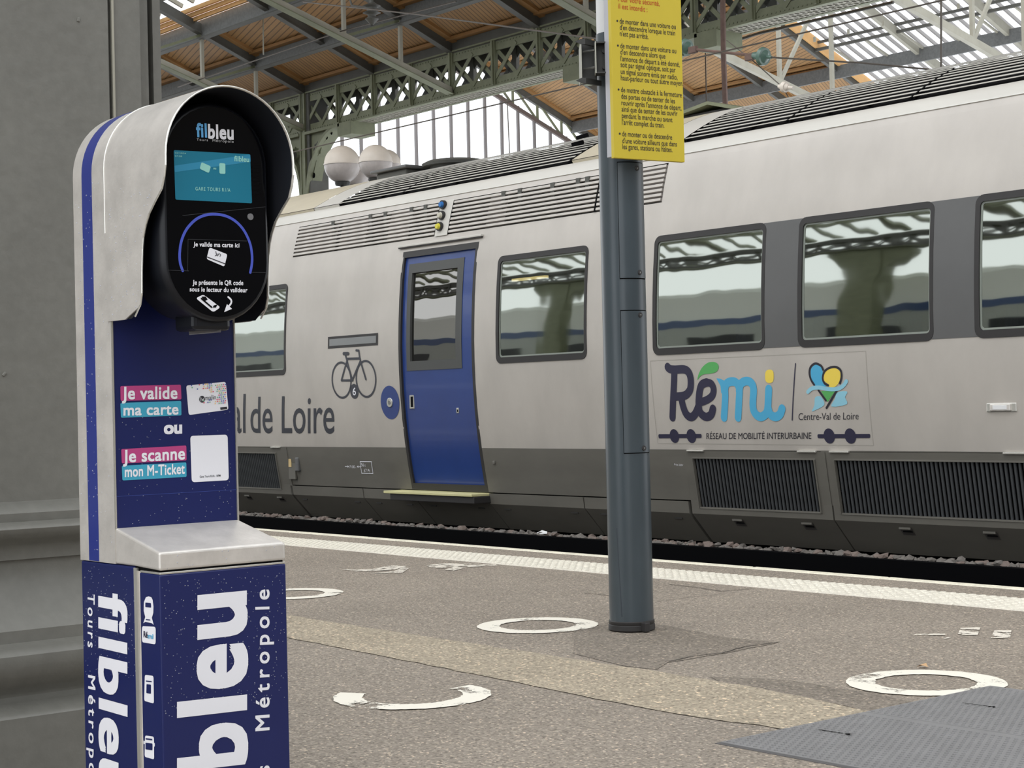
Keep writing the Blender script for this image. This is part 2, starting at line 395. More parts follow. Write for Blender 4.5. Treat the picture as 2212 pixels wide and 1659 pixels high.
def frame(outer, inner, front, back, S=None):  # ring between two matching outlines, front face + inner and outer lips
    S = S or (lambda a, b, o: (a, pY(b)-o, b)); n = len(outer); mb = MB()
    vs = [S(*p, front) for p in outer] + [S(*p, front) for p in inner] + [S(*p, back) for p in inner] + [S(*p, back) for p in outer]
    fs = []
    for i in range(n):
        j = (i+1) % n; fs += [(i,j,n+j,n+i), (n+i,n+j,2*n+j,2*n+i), (3*n+i,3*n+j,j,i)]
    return mb.add(vs, fs)
TX0, TX1 = -24.5, -4.2
xw = lambda x, y: T(x, y)[0]
WZ0, WZ1 = 1.372, 2.345
WINS = [(xw(618,705)-1.16, xw(618,705)), (xw(1072,668), xw(1267.5,652)), (xw(1410.5,640), xw(1652,618)), (xw(1723.5,610), xw(2016,585)), (xw(2105,575), xw(2105,575)+1.02)]
DX0, DX1 = xw(861,700), xw(1024.5,700); DZ0, DZ1 = .20, 2.51
VX0, VX1, VZ0, VZ1 = -15.51, -9.94, 2.625, 2.955
holes = [(a+.03, b-.03, WZ0+.03, WZ1-.03) for a, b in WINS] + [(DX0+.01, DX1-.01, DZ0, DZ1-.01), (VX0, VX1, VZ0, VZ1)]
train = thing('regional_train', 'silver regional train carriage with blue door and dark lower skirt standing behind the platform', 'train', (-12,9.9,0))
BELT = .607
shell(TX0, TX1, BELT, 3.02, holes).build('body_side', silver, train, smooth=True)
HR_ = [(gl_a, gl_b, .12, .6) for gl_a, gl_b in ((xw(1499,989)-.02, xw(1768,1040)+.06), (xw(1805,993)-.02, TX1), (xw(597,980)-1.95, xw(603,1020)+.06))]
shell(TX0, TX1, .197, BELT-.001, holes+HR_).build('lower_band', low_grey, train, smooth=True)
mb = MB()
rp = [(Y, z) for z, Y in ROOF]
for (y0, z0), (y1, z1) in zip(rp, rp[1:]): mb.add([(TX0,y0,z0),(TX1,y0,z0),(TX1,y1,z1),(TX0,y1,z1)], [(0,1,2,3)])
mb.build('roof_shoulder', shoulder_white, train, smooth=True)
MB().bar((TX0,10.034,3.015),(TX1,10.034,3.015),.012,.008).build('gutter_strip', mat('pale_strip', rgb(232,230,224), .5), train)
# body core: dark roof deck, far side, interior
MB().add([(TX0,10.2,3.13),(TX1,10.2,3.13),(TX1,10.7,3.3),(TX0,10.7,3.3),(TX0,11.25,3.36),(TX1,11.25,3.36),(TX0,12.4,3.1),(TX1,12.4,3.1),(TX0,12.7,1.5),(TX1,12.7,1.5),(TX0,12.5,-.1),(TX1,12.5,-.1)],
         [(0,1,2,3),(3,2,5,4),(4,5,7,6),(6,7,9,8),(8,9,11,10)]).build('roof_deck', mat('dark_deck', rgb(52,50,50), .8), train)
inner = mat('interior_panel', rgb(120,122,116), .8)
MB().add([(TX0,12.3,.3),(TX1,12.3,.3),(TX1,12.3,2.6),(TX0,12.3,2.6),(TX0,9.97,.3),(TX1,9.97,.3),(TX1,9.97,2.55),(TX0,9.97,2.55)],[(0,1,2,3),(0,1,5,4),(3,2,6,7)]).build('interior', inner, train)
MB().box(TX0,TX0+.05,10,12.6,-.1,3.3).box(TX1-.05,TX1,10,12.6,-.1,3.3).build('end_wall', low_grey, train)
lamp_warm = mat('warm_ceiling_lamp', rgb(255,226,150), .5, emit=3.5)
q = hit(1148,601,Y=10.9)
MB().box(q.x-.28,q.x+.22,10.88,10.93,q.z-.012,q.z+.012).build('ceiling_lamp', lamp_warm, train)
seat_blue = mat('seat_fabric', rgb(58,70,98), .9)
for X in (-16.4,-15.6,-11.2,-9.4,-8.6,-7.7,-6.9,-5.9): MB().box(X,X+.14,10.15,11.1,.6,1.62).build('seat', seat_blue, train, bevel=.05)
# windows
for k, (a, b) in enumerate(WINS):
    O = densify(rr(a, b, WZ0, WZ1, .065)); I = densify(rr(a+.038, b-.030, WZ0+.055, WZ1-.048, .03))
    w = frame(O, I, .006, -.03).build('window', rubber, train, smooth=False)
    g = shell(a+.03, b-.02, WZ0+.04, WZ1-.03, off=-.010).build('pane', win_glass, w, smooth=True)
    E = frame(densify(rr(a+.038,b-.030,WZ0+.055,WZ1-.048,.03)), densify(rr(a+.052,b-.044,WZ0+.069,WZ1-.062,.02)), -.006, -.01).build('pane_edge', mat('pane_edge_grey', rgb(136,142,134), .5), w)
# dark panels between the right hand windows
for (a0, b0), (a1, b1) in zip(WINS[2:], WINS[3:]):
    shell(b0-.03, a1+.03, WZ0+.012, WZ1-.006, off=.003).build('window_band', band_grey, train, smooth=True)
# door
dm = frame(densify([(DX0,DZ0),(DX1,DZ0),(DX1,DZ1),(DX0,DZ1)],10), densify([(DX0+.035,DZ0+.06),(DX1-.04,DZ0+.06),(DX1-.04,DZ1-.06),(DX0+.035,DZ1-.06)],10), .002, -.05)
dm.build('door_seal', rubber, train)
ax, az = T(880,571); wx0, wx1 = xw(875,690), xw(994,675); wz1 = (T(880,571)[1]+T(998,556)[1])/2; wz0 = (T(872,802)[1]+T(990,795)[1])/2
door = shell(DX0+.03, DX1-.035, DZ0+.05, DZ1-.05, [(wx0+.03,wx1-.03,wz0+.03,wz1-.03)], off=-.022).build('door', door_blue, train, smooth=True)
dg = mat('door_window_frame', rgb(72,73,72), .5)
frame(densify([(wx0,wz0),(wx1,wz0),(wx1,wz1),(wx0,wz1)],8), densify([(wx0+.06,wz0+.09),(wx1-.09,wz0+.09),(wx1-.09,wz1-.09),(wx0+.06,wz1-.09)],8), -.016, -.05).build('door_window_frame', dg, door)
shell(wx0+.05, wx1-.08, wz0+.08, wz1-.08, off=-.04).build('pane', door_glass, door, smooth=True)
def on_train(px, w, h, d, name, m, parent, bevel=.004, off=0, **k):
    X, z = T(*px); Y = pY(z)-off
    return MB().box(X-w/2, X+w/2, Y-d, Y+.02, z-h/2, z+h/2).build(name, m, parent, bevel=bevel, **k)
on_train((886,868), .075, .135, .0, 'handle', steel_edge, door, off=-.018)
on_train((886.5,868), .035, .10, .002, 'handle_slot', gap_black, door, off=-.018, bevel=0)
on_train((985,887), .035, .05, .0, 'lock', steel_edge, door, off=-.016)
on_train((985.5,887.5), .014, .022, .002, 'keyhole', gap_black, door, off=-.016, bevel=0)
# drip rail over the door
a, b = T(864,533), T(1044,510); zz = (a[1]+b[1])/2
MB().box(a[0], b[0], pY(zz)-.03, pY(zz)+.01, zz-.008, zz+.012).build('drip_rail', shoulder_white, train, bevel=.004)
MB().box(a[0]+.01, b[0], pY(zz)-.027, pY(zz)+.005, zz-.018, zz-.009).build('drip_rail_shadow_strip', rubber, train)  # dark strip standing for the shadow under the rail
# folding step
a, b = T(864,1061), T(1055,1069)
MB().box(a[0]+.02, b[0]+.02, 9.72, 9.98, .165, .19).build('door_step', mat('step_edge', rgb(206,200,150), .5), train, bevel=.004)
MB().box(a[0]+.1, b[0]+.03, 9.74, 9.98, .10, .164).build('step_frame', rubber, train, bevel=.006)
# open button in its blue disc
c = Vector(T(843,869.5)); lay(TS, [disc2(c, .155, .165, 40)], 'blue_disc', door_blue, train)
Y = pY(c.y); MB().cyl((c.x,Y-.012,c.y),(c.x,Y,c.y),.047,24).build('door_button', steel_edge, train, bevel=.004)
MB().cyl((c.x,Y-.016,c.y),(c.x,Y-.01,c.y),.02,16).build('button_core', screw_metal, train)
# destination slot
S1 = [T(709,727), T(817,720), T(817,746), T(709,753)]; x0, x1 = S1[0][0], S1[1][0]; z1, z0 = (S1[0][1]+S1[1][1])/2, (S1[2][1]+S1[3][1])/2
sl = shell(x0, x1, z0, z1, off=.003).build('display_slot', rubber, train)
shell(x0+.03, x1-.03, z0+.025, z1-.025, off=.005).build('slot_window', mat('slot_pane', rgb(128,130,130), .25), sl)
# vent grille under the gutter: slats in front of a dark recess
vent = shell(VX0-.01, VX1+.01, VZ0-.005, VZ1+.005, off=-.07).build('vent_grille', mat('vent_recess', rgb(40,38,38), .8), train, label='slatted pale air vent above the blue door')
S1X, S2X = xw(948,470), xw(975,467); CUT = xw(1292,420)
for (a, b) in ((VX0+.01,S1X-.01),(S2X+.01,CUT-.012),(CUT+.012,VX1-.01)):
    for k in range(8):
        z = VZ0+.008+(VZ1-VZ0-.016)*(k+.4)/7.8; Y = pY(z)
        MB().bar((a,Y-.002,z),(b,Y-.002,z),.020,.023,(0,.3,1)).build('slat', silver, vent)
for x in (720,800,832,888,918,1085,1120,1190,1245,1265): 
    X = xw(x, 480-(x-800)*.13); MB().box(X-.025,X+.025,pY(2.8)+.02,pY(2.8)+.05,VZ0,VZ1).build('slat_bracket', iron_dark, vent)
for (xa, xb) in ((640,728),(736,792),(840,885),(1052,1092),(1335,1441)):   # pale blanking plates behind the slats
    X0, X1 = xw(xa,500-(xa-640)*.14), xw(xb,500-(xb-640)*.14); shell(X0, X1, VZ0+.01, VZ1-.01, off=-.03).build('blanking_plate', mat('blank_plate', rgb(172,166,164), .6), vent)
MB().add([(CUT-.01,pY(VZ0)-.012,VZ0),(CUT+.01,pY(VZ0)-.012,VZ0),(CUT+.01,pY(VZ1)-.012,VZ1),(CUT-.01,pY(VZ1)-.012,VZ1)],[(0,1,2,3)]).build('vent_seam', gap_black, vent)
cl = shell(S1X, S2X, VZ0-.005, VZ1+.01, off=.012).build('signal_lamp_plate', shoulder_white, train)
for (px, m_) in (((959,443), mat('blue_lens', rgb(40,110,180), .3)), ((956,466), mat('clear_lens', rgb(200,196,180), .3)), ((951.5,490), mat('yellow_lens', rgb(216,206,70), .3))):
    X, z = T(*px); X += .02; Y = pY(z)-.012
    s = MB().cyl((X,Y-.03,z),(X,Y,z),.043,18).build('lamp_socket', rubber, cl); MB().lathe((0,0,0),[(.001,.05),(.02,.045),(.032,.02),(.034,0)],16)
    MB().cyl((X,Y-.055,z),(X,Y-.02,z),.022,16,.034).build('lamp_lens', m_, cl, smooth=True)
# ------------------------------------------------------------------ roof grilles: curved rows of slats
ARC = [(10.17,3.160),(10.26,3.212),(10.36,3.266),(10.47,3.322),(10.58,3.374),(10.69,3.420),(10.80,3.460),(10.92,3.498),(11.04,3.530),(11.16,3.552),(11.3,3.566),(11.45,3.57),(11.6,3.57)]
def roof_cover(X0, X1, name, m, parent, sk=.12):
    mb = MB()
    for (y0, z0), (y1, z1) in zip(ARC, ARC[1:]): mb.add([(X0,y0,z0),(X1,y0,z0),(X1,y1,z1),(X0,y1,z1)], [(0,1,2,3)])
    mb.add([(X0,10.17,3.155),(X1,10.17,3.155),(X1,10.19,3.125),(X0,10.19,3.125)],[(0,1,2,3)])
    return mb.build(name, m, parent, smooth=True)
def arcY(y): return interp(y, [(p[0], p[1]) for p in ARC])
gx = lambda x, y, Y=10.2: hit(x, y, Y=Y).x
for (a, b, cuts) in ((gx(737,436), gx(1236,324), [gx(878,405)]), (gx(1484,316), TX1, [gx(1707,258), gx(1975,193)])):
    g = MB().box(a, b, 10.3, 10.34, 3.15, 3.2).build('roof_grille', gap_black, train, label='long dark roof grille of narrow pale slats')
    bed = MB()
    for (y0, z0), (y1, z1) in zip(ARC, ARC[1:]): bed.add([(a,y0,z0-.03),(b,y0,z0-.03),(b,y1,z1-.03),(a,y1,z1-.03)], [(0,1,2,3)])
    bed.add([(a,10.17,3.13),(b,10.17,3.13),(b,10.172,3.10),(a,10.172,3.10)],[(0,1,2,3)]).build('grille_bed', gap_black, g)
    ed = [a]+cuts+[b]
    for s0, s1 in zip(ed, ed[1:]):
        for k in range(15):
            y = 10.175+k*.072; z = arcY(y); n = Vector((0, -(arcY(y+.01)-arcY(y-.01)), .02)).normalized()
            MB().bar((s0+.015,y,z),(s1-.015,y,z),.024,.004,n).build('slat', shoulder_white if k < 12 else mat('slat_grey', rgb(150,148,146), .5), g)
        for X in [s0+.02+(s1-s0-.04)*t/3 for t in range(4)]:
            MB().tube([(X,y,z-.02) for y, z in ARC], .012, 4).build('slat_rib', gap_black, g)
roof_cover(gx(683,440), gx(737,436)-.0, 'roof_cover', shoulder_white, train)
roof_cover(TX0, gx(683,440)-.01, 'roof_cover', cream_white, train)
roof_cover(gx(1240,322), gx(1300,310)+.62, 'roof_cover', cream_white, train)
roof_cover(gx(1300,310)+.63, gx(1484,316)-.01, 'roof_cover', shoulder_white, train)
for px in ((1247,312),(1257,297)):
    q = hit(*px, Y=10.45); MB().bar((q.x-.05,q.y-.02,q.z),(q.x+.05,q.y+.03,q.z+.02),.03,.03).build('lifting_eye', gap_black, train)
q = hit(866,372,Y=11.6); b = MB().box(q.x-.28,q.x+.30,11.45,11.9,3.35,q.z-.0).build('roof_box', iron_dark, train, bevel=.02); MB().box(q.x-.33,q.x+.36,11.4,11.95,q.z,q.z+.035).build('box_lid', band_grey, b, bevel=.01)
q = hit(955,352,Y=11.7); MB().lathe((q.x,11.9,0),[(.30,3.3),(.30,q.z-.03),(.38,q.z-.03),(.39,q.z+.0),(.33,q.z+.03),(.01,q.z+.035)],32).build('roof_drum', iron_dark, train)
q0 = hit(1500,238,Y=11.3); q1 = hit(1600,232,Y=11.3); qt = hit(1580,218,Y=11.3)
b = MB().box(q0.x-.25,q1.x-.1,11.3,12.2,3.3,q0.z-.03).build('roof_box', rubber, train, bevel=.02)
MB().prism([(q0.x-.15,11.25,q0.z),(qt.x-.25,11.25,qt.z+.03),(q1.x+.05,11.25,q1.z-.01),(q1.x+.05,11.25,q1.z-.04),(qt.x-.25,11.25,qt.z),(q0.x-.15,11.25,q0.z-.03)],(0,.9,0)).build('box_lid', iron, b)
# ------------------------------------------------------------------ skirts and radiator panels
def und(z): return interp(z, [(-.16,10.18),(.09,9.943),(.2,9.928),(.4,9.89),(.605,9.858)])
def skirt(X0, X1, z1, slope_shift=0, hole=None, name='skirt_panel', parent=train):
    zs = [-.155, .09, .13] + ([.2,.3,.4,.5] if z1 > .5 else []) + [z1]; zs = sorted(z for z in set(zs) if z <= z1)
    if hole: zs = sorted(set(zs) | {hole[2], hole[3]})
    xs = sorted({X0, X1} | ({hole[0], hole[1]} if hole else set())); mb = MB()
    for a, b in zip(xs, xs[1:]):
        for c, d in zip(zs, zs[1:]):
            if hole and hole[0] < (a+b)/2 < hole[1] and hole[2] < (c+d)/2 < hole[3]: continue
            mb.add([(a,und(c)-.004,c),(b,und(c)-.004,c),(b,und(d)-.004,d),(a,und(d)-.004,d)],[(0,1,2,3)])
    e = mb
    for X in (X0, X1):
        for c, d in zip(zs, zs[1:]): e.add([(X,und(c)-.004,c),(X,und(c)+.03,c),(X,und(d)+.03,d),(X,und(d)-.004,d)],[(0,1,2,3)])
    for z in (zs[0], zs[-1]): e.add([(X0,und(z)-.004,z),(X1,und(z)-.004,z),(X1,und(z)+.03,z),(X0,und(z)+.03,z)],[(0,1,2,3)])
    return e.build(name, low_grey, parent)
MB().add([(TX0,9.985,.6),(TX1,9.985,.6),(TX1,9.985,.09),(TX0,9.985,.09),(TX1,10.22,-.15),(TX0,10.22,-.15)],[(0,1,2,3),(3,2,4,5)]).build('under_frame', gap_black, train)
sx = lambda x, y: xw(x, y)
S_ = [sx(629,1060), sx(786,1064), DX0+.02, DX1-.0, sx(1262,1080), sx(1490,1092)]
S_ = [S_[0], S_[1], sx(893,1068)+.06, sx(1057,1070)+.0, S_[4], sx(1490,1092)]
for a, b in zip(S_, S_[1:]):
    p = skirt(a+.007, b-.007, .187)
    for X in (a+.16, b-.22):
        z = .045; MB().box(X,X+.09,und(z)-.01,und(z)+.02,z-.008,z+.010).build('latch', mat('latch_dark', rgb(46,44,42), .6), p)
def rad_panel(X0, X1, gx0, gx1, gz0, gz1, nlat, hinges, dark=False):
    p = skirt(X0+.007, X1-.007, .597, hole=(gx0, gx1, gz0, gz1), name='radiator_panel')
    MB().add([(gx0,und(gz0)+.03,gz0),(gx1,und(gz0)+.03,gz0),(gx1,und(gz1)+.03,gz1),(gx0,und(gz1)+.03,gz1)],[(0,1,2,3)]).build('grille_back', gap_black, p)
    for z0, z1 in ((gz0-.008,gz0+.004),(gz1-.004,gz1+.008)): MB().box(gx0-.008,gx1+.008,und(z0)-.009,und(z0)+.03,z0,z1).build('grille_rim', low_grey, p)
    for x0, x1 in ((gx0-.008,gx0),(gx1,gx1+.008)): MB().bar((x0,und(gz0),gz0),(x0,und(gz1),gz1),.012,.03,(0,1,0)).build('grille_rim', low_grey, p)
    n = int((gx1-gx0)/.0375); first = None
    rib = mat('radiator_rib', rgb(74,76,78), .5, .3)
    for i in range(n):
        X = gx0+.02+(gx1-gx0-.03)*i/n
        if first is None:
            first = MB().cyl((X,und(gz0)+.016,gz0+.002),(X,und(gz1)+.016,gz1-.002),.011,8,caps=False).build('rib', rib, p, smooth=True); X00 = X
        else: again(first, p, (X-X00,0,0))
    for X in hinges: MB().box(X-.09,X+.09,9.84,9.862,.592,.606).build('hinge', steel_edge, p, bevel=.003)
    for X in nlat:
        z = .035; la = MB().add([(X-.055,und(.06)-.006,.06),(X+.055,und(.06)-.006,.06),(X+.055,und(.0)-.006,.0),(X-.055,und(.0)-.006,.0)],[(0,1,2,3)]).build('latch', mat('latch_shade', rgb(70,68,66), .5), p)
        MB().box(X-.05,X+.05,und(.05)-.02,und(.05)-.004,.045,.06).build('latch_lip', low_grey, la)
        MB().box(X-.035,X+.045,und(.03)-.009,und(.03),.022,.045).build('latch_hole', gap_black, la)
    return p
A0 = sx(1477,975); A1 = sx(1784,978)
gl = lambda x, y: xw(x, y)
zt, zb = (T(1499,989)[1]+T(1761,993)[1])/2, (T(1514,1096)[1]+T(1776,1107)[1])/2
rad_panel(A0, A1, gl(1499,989), gl(1761,993), zb, zt, (gl(1568,1110)+.1, gl(1716,1115)+.1), (gl(1504,973), gl(1745,976)))
rad_panel(A1, TX1, gl(1805,993), TX1-.12, zb, zt, (gl(1920,1120)+.12, gl(2100,1128)+.12), (gl(1815,976), gl(2195,980)))
L0 = sx(625,1000); gl1 = gl(597,980)
zt2, zb2 = T(597,979)[1], T(607,1056)[1]
rad_panel(L0-2.6, L0, gl1-1.9, gl1, zb2, zt2, (gl(522,1070)+.08, gl(594,1078)+.06), (gl(597,966),))
skirt(TX0, L0-2.61, .19)
# small fittings on the lower band
p = on_train((631,1005), .13, .30, .004, 'service_flap', low_grey, train, bevel=.003)
on_train((627,1000), .05, .085, .007, 'flap_label', mat('beige_label', rgb(206,180,130), .6), p, bevel=0)
on_train((629.5,1016), .014, .02, .007, 'keyhole', gap_black, p, bevel=0)
on_train((644,1003), .07, .15, .022, 'socket_cover', band_grey, train, bevel=.012)
on_train((1068,999), .03, .03, .012, 'bolt_head', low_grey, train)
h = on_train((2164,880), .235, .062, .006, 'side_lamp', steel_edge, train, bevel=.006)
on_train((2163,880), .16, .048, .020, 'lamp_body', steel, h, bevel=.006)
on_train((2163,880), .11, .03, .022, 'lamp_window', white_enamel, h, bevel=.002)
# ------------------------------------------------------------------ print on the train
lg = lambda x, y: (1400+.226*x, 750+.226*y)
LG = Surf(lambda x, y: T(*lg(x, y)), TS.p3, .003, ZCUT, 1.5e-4)
SW = .068
def ls(pts, w=SW, sm=7): return stroke(LG, pts, w, sm)
lay(LG, [ls([(188,188),(210,208),(260,214),(345,212),(388,240),(408,300),(408,380),(392,425),(350,462),(270,472)]),
         ls([(252,240),(250,320),(240,520),(235,672)]), ls([(318,480),(338,570),(368,640),(410,668),(450,640),(482,570)]),
         ls([(563,336),(605,350),(628,400),(616,460),(570,500),(500,528)], .062), ls([(563,336),(515,360),(493,430),(486,560),(503,628),(555,666),(603,645),(622,588)])], 'logo_lettering', print_dark, train)
lay(LG, [ls([(738,420),(738,500),(728,672)]), ls([(735,420),(752,350),(805,328),(850,345),(874,410),(870,520),(862,672)]), ls([(872,420),(890,350),(940,324),(985,340),(1010,400),(1004,560),(1025,632),(1075,666),(1125,640),(1146,580),(1155,400)]),
         ls([(1150,580),(1170,640),(1218,666),(1262,642),(1283,588)]), poly(LG, [(655,297),(690,300),(735,322),(775,360),(740,450),(702,440),(695,370)])], 'logo_lettering', print_cyan, train)
lay(LG, [rquad(LG, [(1122,215),(1203,213),(1203,343),(1120,341)], .04)], 'logo_dot', print_yellow, train)
lay(LG, [poly(LG, [(474,312),(486,255),(522,190),(575,148),(632,141),(668,162),(675,200),(652,236),(600,252),(540,258),(500,278)], 4)], 'logo_leaf', print_green, train)
lay(LG, [stroke(LG, [(1411,157),(1379,696)], .010, 0)], 'logo_divider', print_dark, train)
lay(LG, [poly(LG, [(1558,215),(1600,168),(1650,185),(1672,240),(1668,300),(1705,372),(1598,372),(1566,310)], 4)], 'emblem_fill', print_cyan, train)
lay(LG, [poly(LG, [(1692,240),(1740,205),(1800,203),(1842,245),(1838,300),(1818,350),(1780,382),(1732,380),(1722,352),(1686,322),(1682,280)], 4)], 'emblem_fill', print_yellow, train)
lay(LG, [poly(LG, [(1655,418),(1788,422),(1718,525)])], 'emblem_fill', print_green, train)
lay(LG, [ls([(1675,215),(1655,178),(1602,156),(1556,190),(1545,250),(1560,310),(1592,362)], .017), ls([(1725,364),(1690,345),(1672,295),(1690,232),(1740,196),(1800,190),(1843,222),(1851,285),(1836,345)], .017),
         ls([(1632,412),(1702,508)], .017, 0), ls([(1803,422),(1708,580)], .017, 0)], 'emblem_outline', print_ink, train, lift=.0008)
lay(LG, [ls([(1530,428),(1570,394),(1640,386),(1740,402),(1820,396),(1870,366),(1898,326)], .030)], 'emblem_ribbon', print_pale, train, lift=.0014)
lay(LG, [poly(LG, [(1598,480),(1648,470),(1682,515),(1680,558),(1610,598),(1566,612),(1592,555)], 3), poly(LG, [(1812,432),(1906,424),(1885,478),(1902,545),(1755,568),(1786,498)], 3)], 'emblem_water', print_pale, train)
lay(LG, [text(LG, 'Centre-Val de Loire', (1440,697), (2014,690), (1440,697-66), asc=ASC, bold=-.004)], 'region_lettering', print_ink, train)
lay(LG, [text(LG, 'RÉSEAU DE MOBILITÉ INTERURBAINE', (560,878), (1562,876), (560,878-57), asc=CAP)], 'network_lettering', print_ink, train)
for a, b, cs in ((100, 512, (253, 415)), (1620, 2125, (1733, 1935))):
    sh = [rquad(LG, [(a,832),(b,829),(b,868),(a+3,871)], .012)]
    for c in cs: sh.append(disc2(LG.P(c, 849), .052, .056))
    lay(LG, sh, 'line_symbol', print_dark, train)
ol = [(22,130),(2080,36),(2155,938),(95,918)]
lay(LG, [stroke(LG, ol+[ol[0]], .004, 0)], 'sticker_outline', seam_grey, train, lift=-.001)
tl = lambda x, y: (500+.3738*x, 380+.3738*y)
TL = Surf(lambda x, y: T(*tl(x, y)), TS.p3, .003, ZCUT, 1.5e-4)
lay(TL, [text(TL, 'de Loire', (112,1484), (596,1487), (112,1484-205), asc=ASC, bold=.004)], 'region_lettering', print_grey, train)
lay(TL, [text(TL, 'Centre-Val', (-470,1476), (82,1484), (-470,1476-205), asc=ASC, bold=.004)], 'region_lettering', print_grey, train)
w1, w2 = TL.P(637,1180), TL.P(778,1173); bk = [ring2(w1, .163, .205, .02), ring2(w2, .163, .205, .02)]
bk = [ring2(w1, .180, .190, .022), ring2(w2, .180, .190, .022)]
for L in ([(660,1035),(700,1180)], [(637,1182),(702,1182)], [(637,1180),(672,1058)], [(668,1057),(744,1055)], [(700,1180),(747,1068)], [(722,1008),(737,1010),(742,1050),(778,1175)]):
    bk.append(stroke(TL, L, .024, 0))
bk.append(stroke(TL, [(650,1027),(676,1027)], .035, 0))
lay(TL, bk, 'bicycle_symbol', print_grey, train)
d = lay(TL, [disc2(TL.P(711,1245), .073, .076)], 'number_disc', print_grey, train)
lay(TL, [text(TL, '6', (702,1268), (721,1268), (702,1222), bold=.01)], 'number', white_print, d, lift=.001)
tm = lambda x, y: (500+x*.16275, 940+y*.16275)
TM = Surf(lambda x, y: T(*tm(x, y)), TS.p3, .003, ZCUT, 1.5e-4)
lay(TM, [text(TM, '19.80', (1568,437), (1645,440), (1566,398)), text(TM, '56', (1725,415), (1762,417), (1722,370)), text(TM, 't', (1770,418), (1783,418), (1770,388)), text(TM, '67 Pt', (1762,492), (1845,494), (1760,446)), text(TM, 'm', (1648,437),(1661,438),(1647,428)),
         stroke(TM, [(1512,415),(1556,416)], .006, 0), stroke(TM, [(1545,405),(1558,416),(1547,428)], .006, 0), stroke(TM, [(1672,418),(1716,420)], .006, 0), stroke(TM, [(1686,406),(1673,418),(1688,430)], .006, 0),
         stroke(TM, [(1712,350),(1862,352),(1883,510),(1733,505),(1712,350)], .008, 0)], 'load_lettering', white_print, train)
lay(TM, [text(Surf(T, TS.p3, .003, ZCUT, 1.5e-4), 'Prise 220V', (1457,1005), (1476,1007), (1457,1001))], 'socket_lettering', white_print, train)
# ------------------------------------------------------------------ ticket validator kiosk
PX, PY0 = -2.77, 1.48                       # front left edge of its lower case
q = ray(345,1235); KP = CAM + q*(3.07/(AX[2].dot(q))); KX, KY = KP.x, KP.y; KW = .265
ZS = KP.z
kiosk = thing('ticket_validator', 'navy and steel ticket validator post with black reader head under a rounded steel hood', 'validator', (KX-.15,KY+KW/2,0))
ku = lambda x, y: (lambda q: (q.x-KX, q.z))(hit(x, y, Y=KY))     # side face (u,z)
R_ = KW/2; ZC = 1.459; ZT = ZC
prof_h = sorted([(ku(x, y)[1], ku(x, y)[0]) for x, y in ((358,330),(358,368),(350,408),(333,440),(318,472),(309,520),(307,580),(307,640),(302,668),(295,682),(284,688),(272,690.5))])
zl = prof_h[0][0]
def uf(z):                                  # front edge of the hood at height z
    return interp(z, prof_h)
def path(z0, n_str, n_arc, off=0.0):        # cross-section of the arch: (v,z)
    P = [(-off, z0+(ZC-z0)*i/n_str) for i in range(n_str)]
    P += [(R_-(R_+off)*math.cos(math.pi*i/n_arc), ZC+(R_+off)*math.sin(math.pi*i/n_arc)) for i in range(n_arc+1)]
    P += [(KW+off, ZC-(ZC-z0)*(i+1)/n_str) for i in range(n_str)]
    return P
def arch(z0, u0, u1f, off, thick, ns=14):
    A, B = path(z0, ns, 28, off), path(z0, ns, 28, off-thick); mb = MB(); n = len(A)
    for i in range(n-1):
        a, b, c, d = A[i], A[i+1], B[i+1], B[i]
        ua, ub = u1f(a), u1f(b)
        P = lambda p, uu: (KX+uu, KY+p[0], p[1])
        mb.add([P(a,u0),P(b,u0),P(b,ub),P(a,ua)],[(0,1,2,3)]).add([P(d,u0),P(c,u0),P(c,ub),P(d,ua)],[(3,2,1,0)])
        mb.add([P(a,ua),P(b,ub),P(c,ub),P(d,ua)],[(0,1,2,3)]).add([P(a,u0),P(b,u0),P(c,u0),P(d,u0)],[(3,2,1,0)])
    return mb
ZB = hit(175,1209,Y=KY).z
def merge_build(mb, *a, **k):
    o = mb.build(*a, **k); bm = bmesh.new(); bm.from_mesh(o.data); bmesh.ops.remove_doubles(bm, verts=bm.verts, dist=1e-5); bmesh.ops.recalc_face_normals(bm, faces=bm.faces); bm.to_mesh(o.data); bm.free()
    for p in o.data.polygons: p.use_smooth = True
    o.data.set_sharp_from_angle(angle=math.radians(40)); return o
merge_build(arch(ZB, -.318, lambda p: -.171, 0, .012), 'rear_shell', steel, kiosk)
MB().prism([(KX-.316,KY+v,z) for v, z in path(ZB, 2, 28, -.004)], (.006,0,0)).build('back_panel', steel, kiosk)
hood = merge_build(arch(zl, -.180, lambda p: uf(p[1]) if p[1] < ZC else .054, .0022, .0032), 'hood', steel, kiosk)
merge_build(arch(zl+.001, -.165, lambda p: (uf(p[1]) if p[1] < ZC else .054)-.0012, -.0012, .0008), 'hood_lining', mat('hood_lining_dark', rgb(14,17,26), .65), hood)  # inner skin of the hood in one near-black colour
MB().tube([(KX-.1815,KY+v,z) for v, z in path(ZC-.12, 6, 28, .0022)], .0016, 6).build('hood_crease', steel_edge, hood, smooth=True)
# bright front rim of the hood
rim = [(KX+(uf(z) if z < ZC else .054)+.001, KY+v, z) for v, z in path(zl+.004, 14, 28, .0008)]
MB().tube(rim, .0018, 6).build('hood_rim', steel_edge, hood, smooth=True)
merge_build(arch(ZB+.001, -.279, lambda p: -.238, .0008, .0008), 'blue_stripe', stripe_blue, kiosk)
